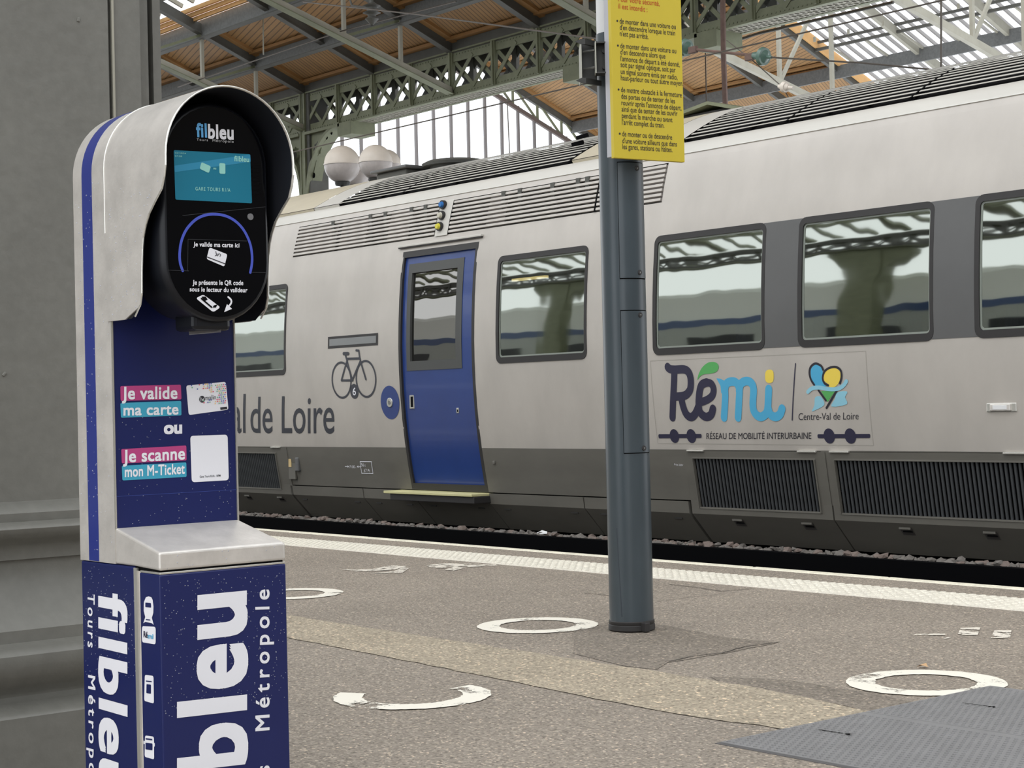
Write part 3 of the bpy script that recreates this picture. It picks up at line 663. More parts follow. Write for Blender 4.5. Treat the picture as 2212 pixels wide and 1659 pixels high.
# upper front panel with print
up = MB().prism([(KX-.178, KY+v, z) for v, z in path(.78, 2, 28, -.0035)], (.008,0,0)).build('front_panel', navy, kiosk)
MB().bar((KX-.169,KY+.0015,.785),(KX-.169,KY+.0015,zl),.003,.003).bar((KX-.169,KY+KW-.0015,.785),(KX-.169,KY+KW-.0015,zl),.003,.003).build('panel_edge', steel_edge, kiosk)
# shelf
a = KY; SP = [(-.1715,.787),(-.1715,ZB),(-.098,ZB),(0,ZS+.001),(0,ZS+.034)]
MB().prism([(KX+uu, a, z) for uu, z in SP], (0,KW,0)).build('shelf', steel, kiosk, bevel=.0045, seg=3)
MB().prism([(KX+uu, a+.004, z) for uu, z in [(-.171,ZB+.002),(-.171,ZB-.006),(-.005,ZS-.006),(-.005,ZS+.004)]], (0,KW-.008,0)).build('shelf_gap', gap_black, kiosk)
# lower case
ub1, ub2, ub3 = -.098, -.078, 0
MB().box(KX-.3165, KX+ub1, KY, KY+KW, 0, ZB-.001).build('rear_case', navy, kiosk, bevel=.004)
MB().box(KX+ub1, KX+ub2, KY+.004, KY+KW-.004, 0, ZB-.003).build('steel_post', steel, kiosk)
MB().bar((KX+ub1+.004,KY+.003,0),(KX+ub1+.004,KY+.003,ZB-.003),.012,.006,(0,1,0)).build('post_edge', steel_edge, kiosk)
MB().box(KX+ub2, KX, KY, KY+KW, 0, ZS-.006).build('front_case', navy, kiosk, bevel=.0025)
MB().box(KX+ub2+.001, KX-.001, KY+.001, KY+KW-.001, ZS-.006, ZS-.002).build('case_rim', steel_edge, kiosk, bevel=.001)
# reader head
dz0 = 1.165; HR = .1125; hv = KY+.1325
def stad(r, n=18, z0=dz0, z1=1.571, c=hv):
    return [(c+r*math.cos(math.pi*i/n), z1-HR+r*math.sin(math.pi*i/n)) for i in range(n+1)] + [(c-r*math.cos(math.pi*i/n), z0+HR-r*math.sin(math.pi*i/n)) for i in range(n+1)]
secs = [(-.17,.085),(-.13,.104),(-.06,.113),(-.016,.1135),(-.006,.1115),(-.0015,.108),(0,.1055)]
mb = MB(); n = len(stad(.1))
for k, (uu, r) in enumerate(secs): mb.v += [(KX+uu, y, z) for y, z in stad(r)]
for k in range(len(secs)-1): mb.f += [(k*n+i, k*n+(i+1)%n, (k+1)*n+(i+1)%n, (k+1)*n+i) for i in range(n)]
mb.f.append(tuple(range((len(secs)-1)*n, len(secs)*n)))
head = mb.build('reader_head', black_plastic, kiosk, smooth=True)
MB().prism([(KX-.001,y,z) for y, z in stad(.1035)], (.002,0,0)).build('front_glass', black_gloss, head)
MB().box(KX-.085, KX-.012, KY+.085, KY+.165, 1.150, 1.185).build('scanner_nose', black_plastic, head, bevel=.008)
q = hit(440,700,X=KX-.03); MB().cyl((KX-.05,q.y-.02,1.149),(KX-.02,q.y+.03,1.153),.006,8).build('scanner_window', mat('scanner_glass', rgb(80,80,84), .15), head)
KF = plane_x(KX+.0012, .0006)
# screen
def half(name, px, m, parent, lift=0, r=.002): return lay(KF, [rquad(KF, px, r)], name, m, parent, lift=lift)
scr_m = mat('lit_screen', rgb(20,104,128), .3, emit=.3)
scr = half('screen', [(374.9,324.3),(540,333.3),(544,439.3),(378.6,431.2)], scr_m, head, r=.003)
half('screen_band', [(376,358),(540,333.6),(541,350),(377,372)], mat('lit_screen_band', rgb(44,124,156), .3, emit=.3), scr, .0004)
sg = mat('lit_screen_print', rgb(130,185,175), .4, emit=.32)
K5 = Surf(lambda x, y: KF.p2(370+.1386*x, 230+.1386*y), KF.p3, .0006)
lay(K5, [text(K5, 'GARE TOURS R1/A', (370,1308), (915,1330), (370,1255), asc=CAP, bold=.01, space=1.2)], 'screen_lettering', sg, scr, lift=.0008)
lay(K5, [text(K5, 'filbleu', (972,852), (1207,868), (974,772), asc=ASC, bold=.02)], 'screen_lettering', sg, scr, lift=.0008)
lay(K5, [rquad(K5, [(465,868),(612,935),(580,1040),(436,972)], .003)], 'screen_card_icon', sg, scr, lift=.0008)
lay(K5, [rquad(K5, [(742,882),(836,890),(838,1052),(745,1048)], .003)], 'screen_phone_icon', sg, scr, lift=.0008)
lay(K5, [text(K5, 'ou', (648,982), (694,984), (648,955), bold=.02)], 'screen_lettering', sg, scr, lift=.0008)
lay(K5, [text(K5, '02/10/24', (50,735), (225,745), (50,712), asc=CAP), text(K5, '07:58', (50,783), (160,790), (50,760), asc=CAP)], 'screen_lettering', sg, scr, lift=.0008)
lay(K5, [text(K5, 'fil', (388,470), (555,478), (380,265), asc=ASC, bold=.03, space=1.08)], 'logo_lettering', mat('sky_blue_print', rgb(96,170,224), .5), head)
lay(K5, [text(K5, 'bleu', (572,492), (970,510), (568,282), asc=ASC, bold=.03, space=1.08)], 'logo_lettering', white_print, head)
lay(K5, [text(K5, 'Tours', (393,532), (568,542), (393,495), asc=CAP, bold=.01, space=1.3), text(K5, 'Métropole', (640,548), (970,568), (640,508), asc=CAP, bold=.01, space=1.2)], 'logo_lettering', mat('grey_print', rgb(170,170,172), .5), head)
for k in range(7):
    y = 925+k*68; half_px = [K for K in ()]
    lay(K5, [rquad(K5, [(1255,y),(1380,y-4),(1380,y+32),(1255,y+38)], .001)], 'speaker_slot', gap_black, head)
K6 = Surf(lambda x, y: KF.p2(340+.1688*x, 440+.1688*y), KF.p3, .0006)
arc_px = [(322,858),(290,760),(283,640),(305,480),(370,330),(480,210),(600,150),(735,135),(880,160),(1010,235),(1110,350),(1180,500),(1207,640),(1208,760),(1187,880)]
lay(K6, [stroke(K6, arc_px, .0052, 6)], 'blue_arc', mat('arc_blue', rgb(70,86,190), .4), head)
lay(K6, [stroke(K6, [(385,860),(390,455),(1140,478)], .0008, 0), stroke(K6, [(130,850),(400,860)], .0008, 0), stroke(K6, [(1200,878),(1385,882)], .0008, 0), stroke(K6, [(320,152),(1385,40)], .0008, 0)], 'glass_seam', mat('seam_dark', rgb(44,46,52), .5), head)
lay(K6, [text(K6, 'Je valide ma carte ici', (458,545), (1046,560), (460,490), asc=ASC, bold=.022, space=1.05), text(K6, 'Je présente le QR code', (448,1036), (1096,1042), (450,978), asc=ASC, bold=.022, space=1.05), text(K6, 'sous le lecteur du valideur', (410,1122), (1148,1134), (412,1066), asc=ASC, bold=.022, space=1.05)], 'instruction_lettering', white_print, head)
c = lay(K6, [rquad(K6, [(664,560),(894,648),(855,806),(626,708)], .004)], 'card_icon', white_print, head)
lay(K6, [stroke(K6, [(632,682),(864,770)], .0016, 0), stroke(K6, [(745,610),(752,662),(735,668)], .0012, 0), stroke(K6, [(760,640),(768,668),(782,640)], .0012, 0), stroke(K6, [(790,640),(806,655),(796,676)], .0010, 3)], 'card_icon_marks', print_ink, c, lift=.0006)
p = lay(K6, [rquad(K6, [(585,1162),(806,1326),(712,1390),(490,1210)], .005)], 'phone_icon', white_print, head)
lay(K6, [poly(K6, [(560,1190),(612,1188),(640,1225),(600,1250)]), poly(K6, [(720,1300),(765,1290),(745,1330),(700,1330)]), stroke(K6, [(560,1215),(690,1325)], .003, 0)], 'phone_icon_marks', gap_black, p, lift=.0006)
lay(K6, [stroke(K6, [(905,1195),(940,1230),(942,1270),(915,1310)], .0035, 5), poly(K6, [(852,1388),(888,1285),(952,1346)])], 'arrow_icon', white_print, head)
q = K6.P(1187,168); MB().cyl((KX,q.x,q.y),(KX+.003,q.x,q.y),.0062,16).build('sensor_lens', mat('lens_grey', rgb(120,120,122), .2), head)
# print on the upper panel
KQ = plane_x(KX-.170, .0006)
def lab(px, m, txt, O, P1, h, parent=up):
    b = lay(KQ, [rquad(KQ, px, .003)], 'label', m, parent); lay(KQ, [text(KQ, txt, O, P1, (O[0], O[1]-h), asc=ASC, bold=.022, space=1.05)], 'lettering', white_print, b, lift=.0005)
Q = lambda x, y: (130+.3255*x, 700+.3255*y)
lab([Q(398,412),Q(800,402),Q(804,500),Q(400,510)], print_magenta, 'Je valide', Q(408,498), Q(776,494), 26)
lab([Q(398,524),Q(802,510),Q(804,606),Q(402,622)], print_teal, 'ma carte', Q(418,606), Q(783,598), 23)
lay(KQ, [text(KQ, 'ou', Q(687,733), Q(808,728), Q(687,670), bold=.04)], 'lettering', white_print, up)
lab([Q(404,830),Q(836,806),Q(838,905),Q(408,925)], print_magenta, 'Je scanne', Q(415,918), Q(826,896), 26)
lab([Q(408,940),Q(836,918),Q(838,1014),Q(412,1038)], print_teal, 'mon M-Ticket', Q(427,1014), Q(825,992), 22)
card = lay(KQ, [rquad(KQ, [Q(835,408),Q(1098,383),Q(1116,568),Q(852,604)], .005)], 'card_picture', white_print, up)
cols = [mat('dot_'+n, rgb(*c), .5) for n, c in (('red',(214,84,110)),('blue',(88,104,176)),('green',(120,180,140)),('amber',(232,190,120)))]
dots = [[] for _ in cols]; rd = random.Random(3)
for j in range(11):
    for i in range(19):
        x = 870+i*13+(j%2)*4; y = 408+j*13.5-(i*13)*.094
        s = (x-840)/270; tt = j/11
        keep = (j < 5 and rd.random() < .15+s*1.1-j*.12) or (x > 1040) or (j > 7 and s > .35 and rd.random() < .45) 
        if keep and y > 395 and x < 1100 and not (j in (5,6) and x < 1045): dots[rd.randrange(4)].append(disc2(KQ.P(*Q(x, y)), .0015, .0015, 6))
for m_, dd in zip(cols, dots): lay(KQ, dd, 'card_dots', m_, card, lift=.0005, kind='stuff')
lay(KQ, [disc2(KQ.P(*Q(940,499)), .0062, .0068, 20)], 'card_logo_disc', print_ink, card, lift=.0005)
lay(KQ, [text(KQ, 'lv', Q(930,514), Q(952,512), Q(929,486), bold=.0)], 'card_lettering', white_print, card, lift=.0009)
lay(KQ, [text(KQ, 'malin', Q(962,506), Q(1032,500), Q(961,474), asc=ASC)], 'card_lettering', print_grey, card, lift=.0005)
lay(KQ, [rquad(KQ, [Q(1060,553),Q(1105,548),Q(1107,565),Q(1062,570)], .0006)], 'card_mark', print_ink, card, lift=.0005)
tk = lay(KQ, [rquad(KQ, [Q(862,742),Q(1110,734),Q(1118,1036),Q(872,1050)], .007)], 'white_sticker', white_print, up)
lay(KQ, [text(KQ, 'Gare Tours R1/A - NFM', Q(925,1020), Q(1062,1012), Q(925,1006), asc=CAP, bold=.01)], 'lettering', print_grey, tk, lift=.0005)
lay(KQ, [stroke(KQ, [Q(362,1145),Q(1180,1098)], .0008, 0)], 'film_seam', mat('seam_blue', rgb(48,66,140), .4), up)
# print on the lower case, front: letters read upwards
case = bpy.data.objects['front_case']; rear = bpy.data.objects['rear_case']
KL = plane_x(KX, .0006); L3 = lambda x, y: (130+.3129*x, 1140+.3129*y)
def up_glyph(ch, xb, xt, y0, y1, yb_shift=0):    # glyph box: baseline at xb, top at xt, from y0 (bottom, start) to y1 (end); px of crop
    O = L3(xb, y0); P1 = L3(xb, y1); s = (xb-xt)*.115
    return text(KL, ch, O, P1, L3(xt, y0+s), bold=.027, space=1.06)
lay(KL, [up_glyph('u',1293,946,735,432)], 'logo_letter', white_print, case)
lay(KL, [up_glyph('e',1297,940,1090,785)], 'logo_letter', white_print, case)
lay(KL, [up_glyph('l',1289,805,1258,1150)], 'logo_letter', white_print, case)
lay(KL, [up_glyph('b',1297,805,1630,1330)], 'logo_letter', white_print, case)
lay(KL, [text(KL, 'fil', L3(1290,2160), L3(1290,1700), L3(805,2215), bold=.027, space=1.06)], 'logo_letter', white_print, case)
lay(KL, [text(KL, 'Métropole', L3(1442,1397), L3(1441,425), L3(1348,1405), asc=CAP, bold=.015, space=1.45)], 'small_lettering', white_print, case)
lay(KL, [text(KL, 'Tours', L3(1442,2140), L3(1442,1640), L3(1348,2148), asc=CAP, bold=.015, space=1.45)], 'small_lettering', white_print, case)
KS = Surf(lambda x, y: (lambda q: (q.x, q.z))(hit(x, y, Y=KY)), lambda a, b, o: (a, KY-o, b), .0006)
lay(KS, [text(KS, 'filbleu', (212,1276), (214,1706), (276,1287), bold=.027, space=1.06)], 'logo_lettering', white_print, rear)
lay(KS, [text(KS, 'Tours', L3(193,452), L3(193,822), L3(240,462), asc=CAP, bold=.015, space=1.4)], 'small_lettering', white_print, rear)
lay(KS, [text(KS, 'Métropole', L3(196,1015), L3(203,1850), L3(244,1025), asc=CAP, bold=.015, space=1.4)], 'small_lettering', white_print, rear)
I3 = lambda x, y: (290+.2345*x, 1270+.2345*y)
ic = lambda pts, r=.002: rquad(KS, [I3(*p) for p in pts], r)
t = lay(KS, [poly(KS, [I3(*p) for p in [(135,78),(160,85),(172,110),(180,170),(178,230),(165,275),(182,340),(165,325),(105,312),(86,325),(104,268),(90,210),(92,130),(110,85)]])], 'tram_icon', white_print, case)
lay(KS, [ic([(107,133),(158,138),(160,182),(106,176)]), ic([(112,286),(152,290),(152,300),(112,296)], .0004)], 'icon_window', navy, t, lift=.0005)
t = lay(KS, [ic([(74,352),(200,358),(200,520),(74,500)], .006)], 'operator_sticker', white_print, case)
lay(KS, [text(KS, 'Ré', I3(90,455), I3(128,462), I3(90,395), bold=.03)], 'lettering', print_dark, t, lift=.0005)
lay(KS, [text(KS, 'mi', I3(130,465), I3(180,472), I3(130,420), bold=.03)], 'lettering', print_cyan, t, lift=.0005)
t = lay(KS, [ic([(100,800),(180,810),(184,1065),(94,1040)], .005)], 'bus_icon', white_print, case)
lay(KS, [ic([(118,885),(158,890),(158,975),(116,968)]), ic([(112,852),(165,858),(165,868),(112,862)], .0004)], 'icon_window', navy, t, lift=.0005)
t = lay(KS, [ic([(102,1358),(184,1370),(186,1580),(98,1555)], .005), ic([(88,1405),(100,1408),(100,1440),(88,1436)]), ic([(180,1425),(192,1428),(192,1462),(180,1460)])], 'bus_icon', white_print, case)
lay(KS, [ic([(108,1425),(172,1432),(172,1495),(108,1486)]), ic([(110,1382),(170,1390),(170,1404),(110,1396)], .0004)], 'icon_window', navy, t, lift=.0005)
# rain drops: small beads on its faces
dr = MB(); rd = random.Random(5)
def bead(c, n, r):
    c, n = Vector(c), Vector(n).normalized(); a = n.orthogonal().normalized(); b = n.cross(a)
    vs = [c+a*(r*math.cos(t*math.pi/3))+b*(r*math.sin(t*math.pi/3)) for t in range(6)] + [c+n*r*.55+a*(r*.5*math.cos(t*math.pi/3))+b*(r*.5*math.sin(t*math.pi/3)) for t in range(6)]
    dr.add(vs, [(i,(i+1)%6,6+(i+1)%6,6+i) for i in range(6)] + [(6,7,8,9,10,11)])
for _ in range(420): bead((KX, KY+rd.uniform(.004,KW-.004), rd.uniform(.45,ZS-.015)), (1,0,0), rd.uniform(.0005,.0013))
for _ in range(260): bead((KX+rd.uniform(-.31,-.1), KY, rd.uniform(.5,ZB-.01)), (0,-1,0), rd.uniform(.0005,.0012))
for _ in range(160): bead((KX+rd.uniform(-.31,-.18), KY-.001, rd.uniform(ZB,1.44)), (0,-1,0), rd.uniform(.0006,.0018))
for _ in range(120):
    z = rd.uniform(zl+.01,1.44); bead((KX+rd.uniform(-.17,uf(z)-.004), KY-.0023, z), (0,-1,0), rd.uniform(.0006,.0020))
for _ in range(140): bead((KX-.170, KY+rd.uniform(.01,KW-.01), rd.uniform(.79,1.0)), (1,0,0), rd.uniform(.0005,.0011))
for _ in range(14): bead((KX, KY+rd.uniform(.01,KW-.01), rd.uniform(ZS+.004,ZS+.028)), (1,0,0), rd.uniform(.001,.0018))
dr.build('rain_drops', drop_mat, kiosk, kind='stuff')
# ------------------------------------------------------------------ iron pillar at the left
XP = -3.75
pil = thing('iron_pillar', 'thick grey painted iron pillar with moulded base behind the ticket validator', 'pillar', (XP-.5, 1.2, 0))
py = lambda x, y, X=XP: hit(x, y, X=X).y
pz = lambda y, x=90, X=XP: hit(x, y, X=X).z
YE = py(234,100)
shaft = MB().prism([(XP,-.35,0),(XP,YE,0),(XP-.02,YE,0),(XP-.02,YE+.012,0),(XP-.012,YE+.012,0),(XP-.012,py(308,100),0),(XP-.06,py(318,100),0),(XP-.06,py(345,100),0),(XP-.25,py(347,100),0),(XP-.25,py(362,100),0),(XP-.08,py(364,100),0),(XP-.08,py(381,100),0),(XP-.9,py(381,100),0),(XP-.9,-.35,0)],(0,0,9.5)).build('shaft', pillar_grey, pil)
MB().box(XP-.011,XP-.004,YE+.012,YE+.018,0,9.5).build('paint_ridge', iron_pale, pil)
prof = [(1080,0.0),(1083,.006),(1106,.034),(1107,.034),(1124,.032),(1125,.040),(1130,.060),(1140,.070),(1150,.066),(1162,.048),(1172,.028),(1184,.022),(1205,.022),(1206,.012),(1225,.010),(1255,.016),(1290,.034),(1325,.062),(1352,.090),(1357,.094),(1383,.094),(1384,.100),(1395,.122),(1412,.138),(1435,.140),(1460,.126),(1478,.104),(1490,.090),(1498,.088),(1512,.100),(1535,.140),(1545,.148),(1700,.148)]
P = [(p, hit(90, y, X=XP+p).z) for y, p in prof]; P.append((.148, 0.0)); P.append((-.02, 0.0)); P.append((-.02, P[0][1]+.001))
y0, y1 = -.42, py(236,1100)+.03
names = [('base_moulding', 0, 14), ('base_moulding', 14, 21), ('base_moulding', 21, 29), ('plinth', 29, 34)]
mb = MB(); pts = P[:34]
for i in range(len(pts)-1):
    (p0, z0), (p1, z1) = pts[i], pts[i+1]
    mb.add([(XP+p0,y0-p0,z0),(XP+p0,y1+p0,z0),(XP+p1,y1+p1,z1),(XP+p1,y0-p1,z1)],[(0,1,2,3)])
    mb.add([(XP+p0,y1+p0,z0),(XP-1.0,y1+p0,z0),(XP-1.0,y1+p1,z1),(XP+p1,y1+p1,z1)],[(0,1,2,3)])
mb.build('base_moulding', pillar_grey, pil, smooth=True)
rd = random.Random(11); mb = MB()
for _ in range(24):
    y = rd.uniform(-.05,YE-.02); z = rd.uniform(.85,2.2); mb.lathe((0,0,0), [(.0001,0)], 3) if 0 else mb.bar((XP-.002,y,z),(XP+.003,y,z),.006+rd.random()*.006,.006+rd.random()*.006,(0,rd.random(),1))
mb.build('paint_blister', pillar_grey, pil, kind='stuff', bevel=.002)
# ------------------------------------------------------------------ steel pole with cable hatches
pc = hit(1368,1367,Z=0); fw = Vector((-.768,.640)); PR = .0965
PCX, PCY = pc.x-.768*PR*.9, pc.y+.64*PR*.9
tilt = 0
pole = thing('platform_pole', 'tall anthracite steel pole with screwed cable hatches carrying the yellow notice', 'pole', (PCX,PCY,0))
def pt(ang, z, off=0.0):                      # on the pole skin; ang measured from the direction to the camera, + to the right
    d = math.atan2(-PCY, -PCX)+math.radians(ang); return Vector((PCX+(PR+off)*math.cos(d), PCY+(PR+off)*math.sin(d), z))
zw = hit(1295,86,Y=PCY).z
PR0 = PR
MB().cyl((PCX,PCY,.03),(PCX,PCY,zw),PR,64).build('shaft', pole_paint, pole, smooth=True)
MB().cyl((PCX,PCY,zw),(PCX,PCY,6.2),PR-.004,48).build('upper_sleeve', white_enamel, pole, smooth=True)
MB().bar(pt(-27,zw,-.003),pt(-29,zw+2,-.003),.004,.004).build('sleeve_seam', print_red, pole)
MB().lathe((PCX,PCY,0),[(PR+.001,.048),(PR+.004,.045),(PR+.004,.034),(PR+.002,.031),(PR+.005,.028),(PR+.006,.008),(PR-.004,.0)],64).build('base_collar', rubber, pole, smooth=True)
MB().box(-.025,.02,-.012,.012,-.018,.018)
c = pt(32,.025,.006); MB().box(c.x-.022,c.x+.022,c.y-.014,c.y+.014,.004,.045).build('strap_buckle', rubber, pole, bevel=.004)
def ang_of(x, y):                             # angle on the pole skin seen at a pixel
    zc = (AX @ (Vector((PCX,PCY,1))-CAM)); px = CX+FPX*zc.x/zc.z; s = (x-.024*(0)-axisx(y))/ (FPX*PR/zc.z); return math.degrees(math.asin(max(-.98,min(.98,s))))
def axisx(y):
    a = AX @ (Vector((PCX,PCY,0))-CAM); b = AX @ (Vector((PCX,PCY,2))-CAM)
    ax_, ay_ = CX+FPX*a.x/a.z, CY-FPX*a.y/a.z; bx_, by_ = CX+FPX*b.x/b.z, CY-FPX*b.y/b.z
    return ax_+(bx_-ax_)*(y-ay_)/(by_-ay_)
def zpole(y): return hit(axisx(y), y, Y=PCY-PR*.6).z
def hatch(xl, y0, y1, screws):
    a0 = ang_of(xl, (y0+y1)/2); a1 = a0+82; z1, z0 = zpole(y0), zpole(y1); n = 14; mb = MB()
    for off, zz0, zz1, A0, A1, nm, mm in ((.0012,z0-.004,z1+.004,a0-1.5,a1+1,'hatch_gap',gap_black),(.0045,z0,z1,a0,a1,'cable_hatch',pole_paint)):
        mb = MB(); vs = []
        for i in range(n+1):
            a = A0+(A1-A0)*i/n; vs += [pt(a,zz0,off), pt(a,zz1,off), pt(a,zz1,-.001), pt(a,zz0,-.001)]
        for i in range(n): 
            for k in range(4): mb.f.append((4*i+k,4*i+(k+1)%4,4*i+4+(k+1)%4,4*i+4+k))
        mb.f += [(0,1,2,3),(4*n,4*n+3,4*n+2,4*n+1)]; mb.v = [tuple(v) for v in vs]; h = mb.build(nm, mm, pole, smooth=True)
    for sx_, sy_ in screws:
        a = ang_of(sx_, sy_); z = zpole(sy_); p, q_ = pt(a,z,.002), pt(a,z,.008)
        s = MB().cyl(p,q_,.0125,18,.0105).build('hatch_screw', rubber, h); MB().cyl(pt(a,z,.004),pt(a,z,.0088),.0055,3).build('screw_head', screw_metal, s)
hatch(1337,352,601,((1374,364),(1380,589)))
hatch(1345,672,978,((1381,681),(1389,969)))
MB().bar(pt(ang_of(1322,640),zpole(640)+1.2,-.002),pt(ang_of(1322,640),.06,-.002),.004,.004) # long weld seam
MB().bar(pt(ang_of(1337,1300),zpole(1140),-.001),pt(ang_of(1345,1360),.07,-.001),.007,.003,(1,-1,0)).build('water_stain', mat('stain', rgb(52,60,68), .5), pole)
q = pt(5, zpole(93), 0); lay(Surf(None, lambda a, b, o: (q.x-.003+a*.64, q.y-.003+a*.768, q.z+b), 0), [disc2((0,0), .012, .014)], 'white_dot', white_print, pole)
# clamp bracket on the left of the pole
zc1, zc0 = hit(1285,122,Y=PCY).z, hit(1285,185,Y=PCY).z
def bx(x, dy=0): return hit(x, 150, Y=PCY+dy)
rdir = Vector((.64,.768,0)); fdir = Vector((-.768,.64,0))
cc = Vector((PCX,PCY,0)); 
def loc(rr_, ff, z): v = cc+rdir*rr_+fdir*ff; return (v.x, v.y, z)
def rbox(mb, r0, r1, f0, f1, z0, z1):
    return mb.add([loc(r0,f0,z0),loc(r1,f0,z0),loc(r1,f1,z0),loc(r0,f1,z0),loc(r0,f0,z1),loc(r1,f0,z1),loc(r1,f1,z1),loc(r0,f1,z1)],[(0,3,2,1),(4,5,6,7),(0,1,5,4),(1,2,6,5),(2,3,7,6),(3,0,4,7)])
clamp = rbox(MB(), -.108, .04, -.135, -.129, zc0, zc1).build('clamp_bracket', bracket_dark, pole)
for z in (zc0, zc1): rbox(MB(), -.108, -.03, -.185, -.12, z-.003, z+.003).build('clamp_flange', steel_edge if 0 else bracket_dark, clamp)
rbox(MB(), -.111, -.106, -.19, -.12, zc0-.003, zc1+.003).build('clamp_flange', mat('flange_edge', rgb(176,176,166), .5), clamp)
for z in (zc0+.03, zc1-.03): MB().cyl(loc(-.07,-.136,z), loc(-.07,-.15,z), .010, 6).build('clamp_bolt', bracket_dark, clamp)
for z in (zc0+.028, zc1-.028): MB().cyl(loc(-.11,-.16,z), loc(-.16,-.12,z), .005, 8).build('clamp_rod', screw_metal, clamp)
pr = rbox(MB(), -.172, -.168, -.17, .02, zc0-.02, zc1+.01).build('clamp_plate', mat('flange_edge', rgb(176,176,166), .5), clamp)
rbox(MB(), -.168, -.10, -.10, -.095, zc0-.025, zc1+.01).build('clamp_plate', bracket_dark, clamp)
for z, s in ((zc1+.008, 1), (zc0-.03, -1)): MB().prism([loc(-.196,-.17,z), loc(-.17,-.17,z+.012), loc(-.10,-.10,z+.010), loc(-.10,-.10,z-.012), loc(-.17,-.17,z-.012)], (0.012,.014,0)).build('clamp_lip', bracket_dark, clamp)
z = hit(1300,0,Y=PCY).z; MB().prism([loc(-.078,-.11,z+.3), loc(-.02,-.11,z+.3), loc(-.02,-.11,z-.07), loc(-.03,-.11,z-.09), loc(-.078,-.11,z+.02)], (.02,-.016,0)).build('gusset_plate', bracket_dark, pole)
# ------------------------------------------------------------------ yellow notice
sdir = Vector((.170,.985,0)).normalized(); snor = Vector((.985,-.170,0))
dd = ray(1326,300); o0 = CAM + dd*((AX @ (Vector((PCX,PCY,1))-CAM)).z-.22)/(AX[2].dot(dd))
def sp2(x, y):
    d = ray(x, y); t = (o0-CAM).dot(snor)/d.dot(snor); p = CAM+d*t; return ((p-o0).dot(sdir), p.z)
SG = Surf(sp2, lambda a, b, o: tuple(Vector((o0.x,o0.y,0))+sdir*a+snor*o+Vector((0,0,b))), .0012)
z0 = (sp2(1327,341)[1]+sp2(1478,350)[1])/2; x0, x1 = sp2(1326,300)[0], sp2(1478,300)[0]; z1 = z0+.98
sgn = thing('safety_notice', 'yellow safety notice in French with red heading clamped to the dark pole', 'sign', tuple(o0[:2])+(0,))
S3 = lambda a, o, z: SG.p3(a, z, o)
def sbox(a0, a1, o0_, o1_, zz0, zz1):
    return MB().add([S3(a0,o0_,zz0),S3(a1,o0_,zz0),S3(a1,o1_,zz0),S3(a0,o1_,zz0),S3(a0,o0_,zz1),S3(a1,o0_,zz1),S3(a1,o1_,zz1),S3(a0,o1_,zz1)],[(0,3,2,1),(4,5,6,7),(0,1,5,4),(1,2,6,5),(2,3,7,6),(3,0,4,7)])
bd = sbox(x0, x1, -.022, 0, z0, z1).build('notice_board', sign_yellow, sgn, bevel=.0012)
sbox(x0+.004, x1-.12, -.062, -.0225, z0+.008, z1).build('board_channel', mat('channel_grey', rgb(190,190,196), .4, .2), sgn, bevel=.002)
LN = [(0,'Pour votre sécurité,',1530,10,1843,46),(0,'il est interdit :',1530,65,1750,92),
 (1,'de monter dans une voiture ou',1540,178,1965,222),(2,"d'en descendre lorsque le train",1541,225,1960,270),(2,"n'est pas arrêté.",1541,272,1758,297),
 (1,'de monter dans une voiture ou',1545,365,1968,405),(2,"d'en descendre alors que",1545,412,1886,445),(2,"l'annonce de départ a été donné,",1546,462,1995,508),(2,'soit par signal optique, soit par',1547,508,1963,550),(2,'un signal sonore émis par radio,',1548,560,1978,605),(2,'haut-parleur ou tout autre moyen.',1549,608,2020,652),
 (1,'de mettre obstacle à la fermeture',1550,698,2010,740),(2,'des portes ou de tenter de les',1552,748,1958,785),(2,"rouvrir après l'annonce de départ,",1553,797,2008,838),(2,'ainsi que de tenter de les ouvrir',1554,845,1978,880),(2,'pendant la marche ou avant',1556,895,1940,928),(2,"l'arrêt complet du train.",1557,945,1878,970),
 (1,'de monter ou de descendre',1559,1033,1937,1060),(2,"d'une voiture ailleurs que dans",1560,1085,1973,1112),(2,'les gares, stations ou haltes.',1561,1130,1940,1155)]
S6 = lambda x, y: (900+.2848*x, .2848*y)
for kd, t_, xa, ya, xb, yb in LN:
    sh = [text(SG, t_, S6(xa,ya), S6(xb,yb), S6(xa-1,ya-40), asc=ASC, bold=.004)]
    if kd == 1: c = Vector(sp2(*S6(xa-19,ya-19))); sh.append(disc2(c, .0046, .0046, 14))
    lay(SG, sh, 'notice_line', print_red if kd == 0 else print_ink, bd)
# ------------------------------------------------------------------ platform
PE = 7.62
fl = MB(); xs = [-60,-30,-20,-14,-10,-7,-4,-1,4,20]
fl.add([(-60,-5.2,0),(20,-5.2,0),(20,6.805,0),(-60,6.805,0)],[(0,1,2,3)]); fl.add([(-60,7.205,0),(20,7.205,0),(20,7.53,0),(-60,7.53,0)],[(0,1,2,3)])
fl.add([(-60,6.805,-.02),(20,6.805,-.02),(20,7.205,-.02),(-60,7.205,-.02)],[(0,1,2,3)])
floor = tag(fl.build('floor', asph), kind='structure'); ORG['floor'] = (0,0,0)
tag(MB().add([(-60,7.56,-.02),(20,7.56,-.02),(20,7.56,-1.3),(-60,7.56,-1.3)],[(0,1,2,3)]).build('wall_platform', trench_shade), kind='structure')
# edge coping stones
rd = random.Random(2); x = -19.0
while x < -2:
    L = rd.uniform(.95,1.05); j = rd.uniform(-.006,.006)
    MB().box(x+.004, x+L-.004, 7.53, PE+j, -.16, .004).build('coping_stone', coping_mat, floor, bevel=.008); x += L
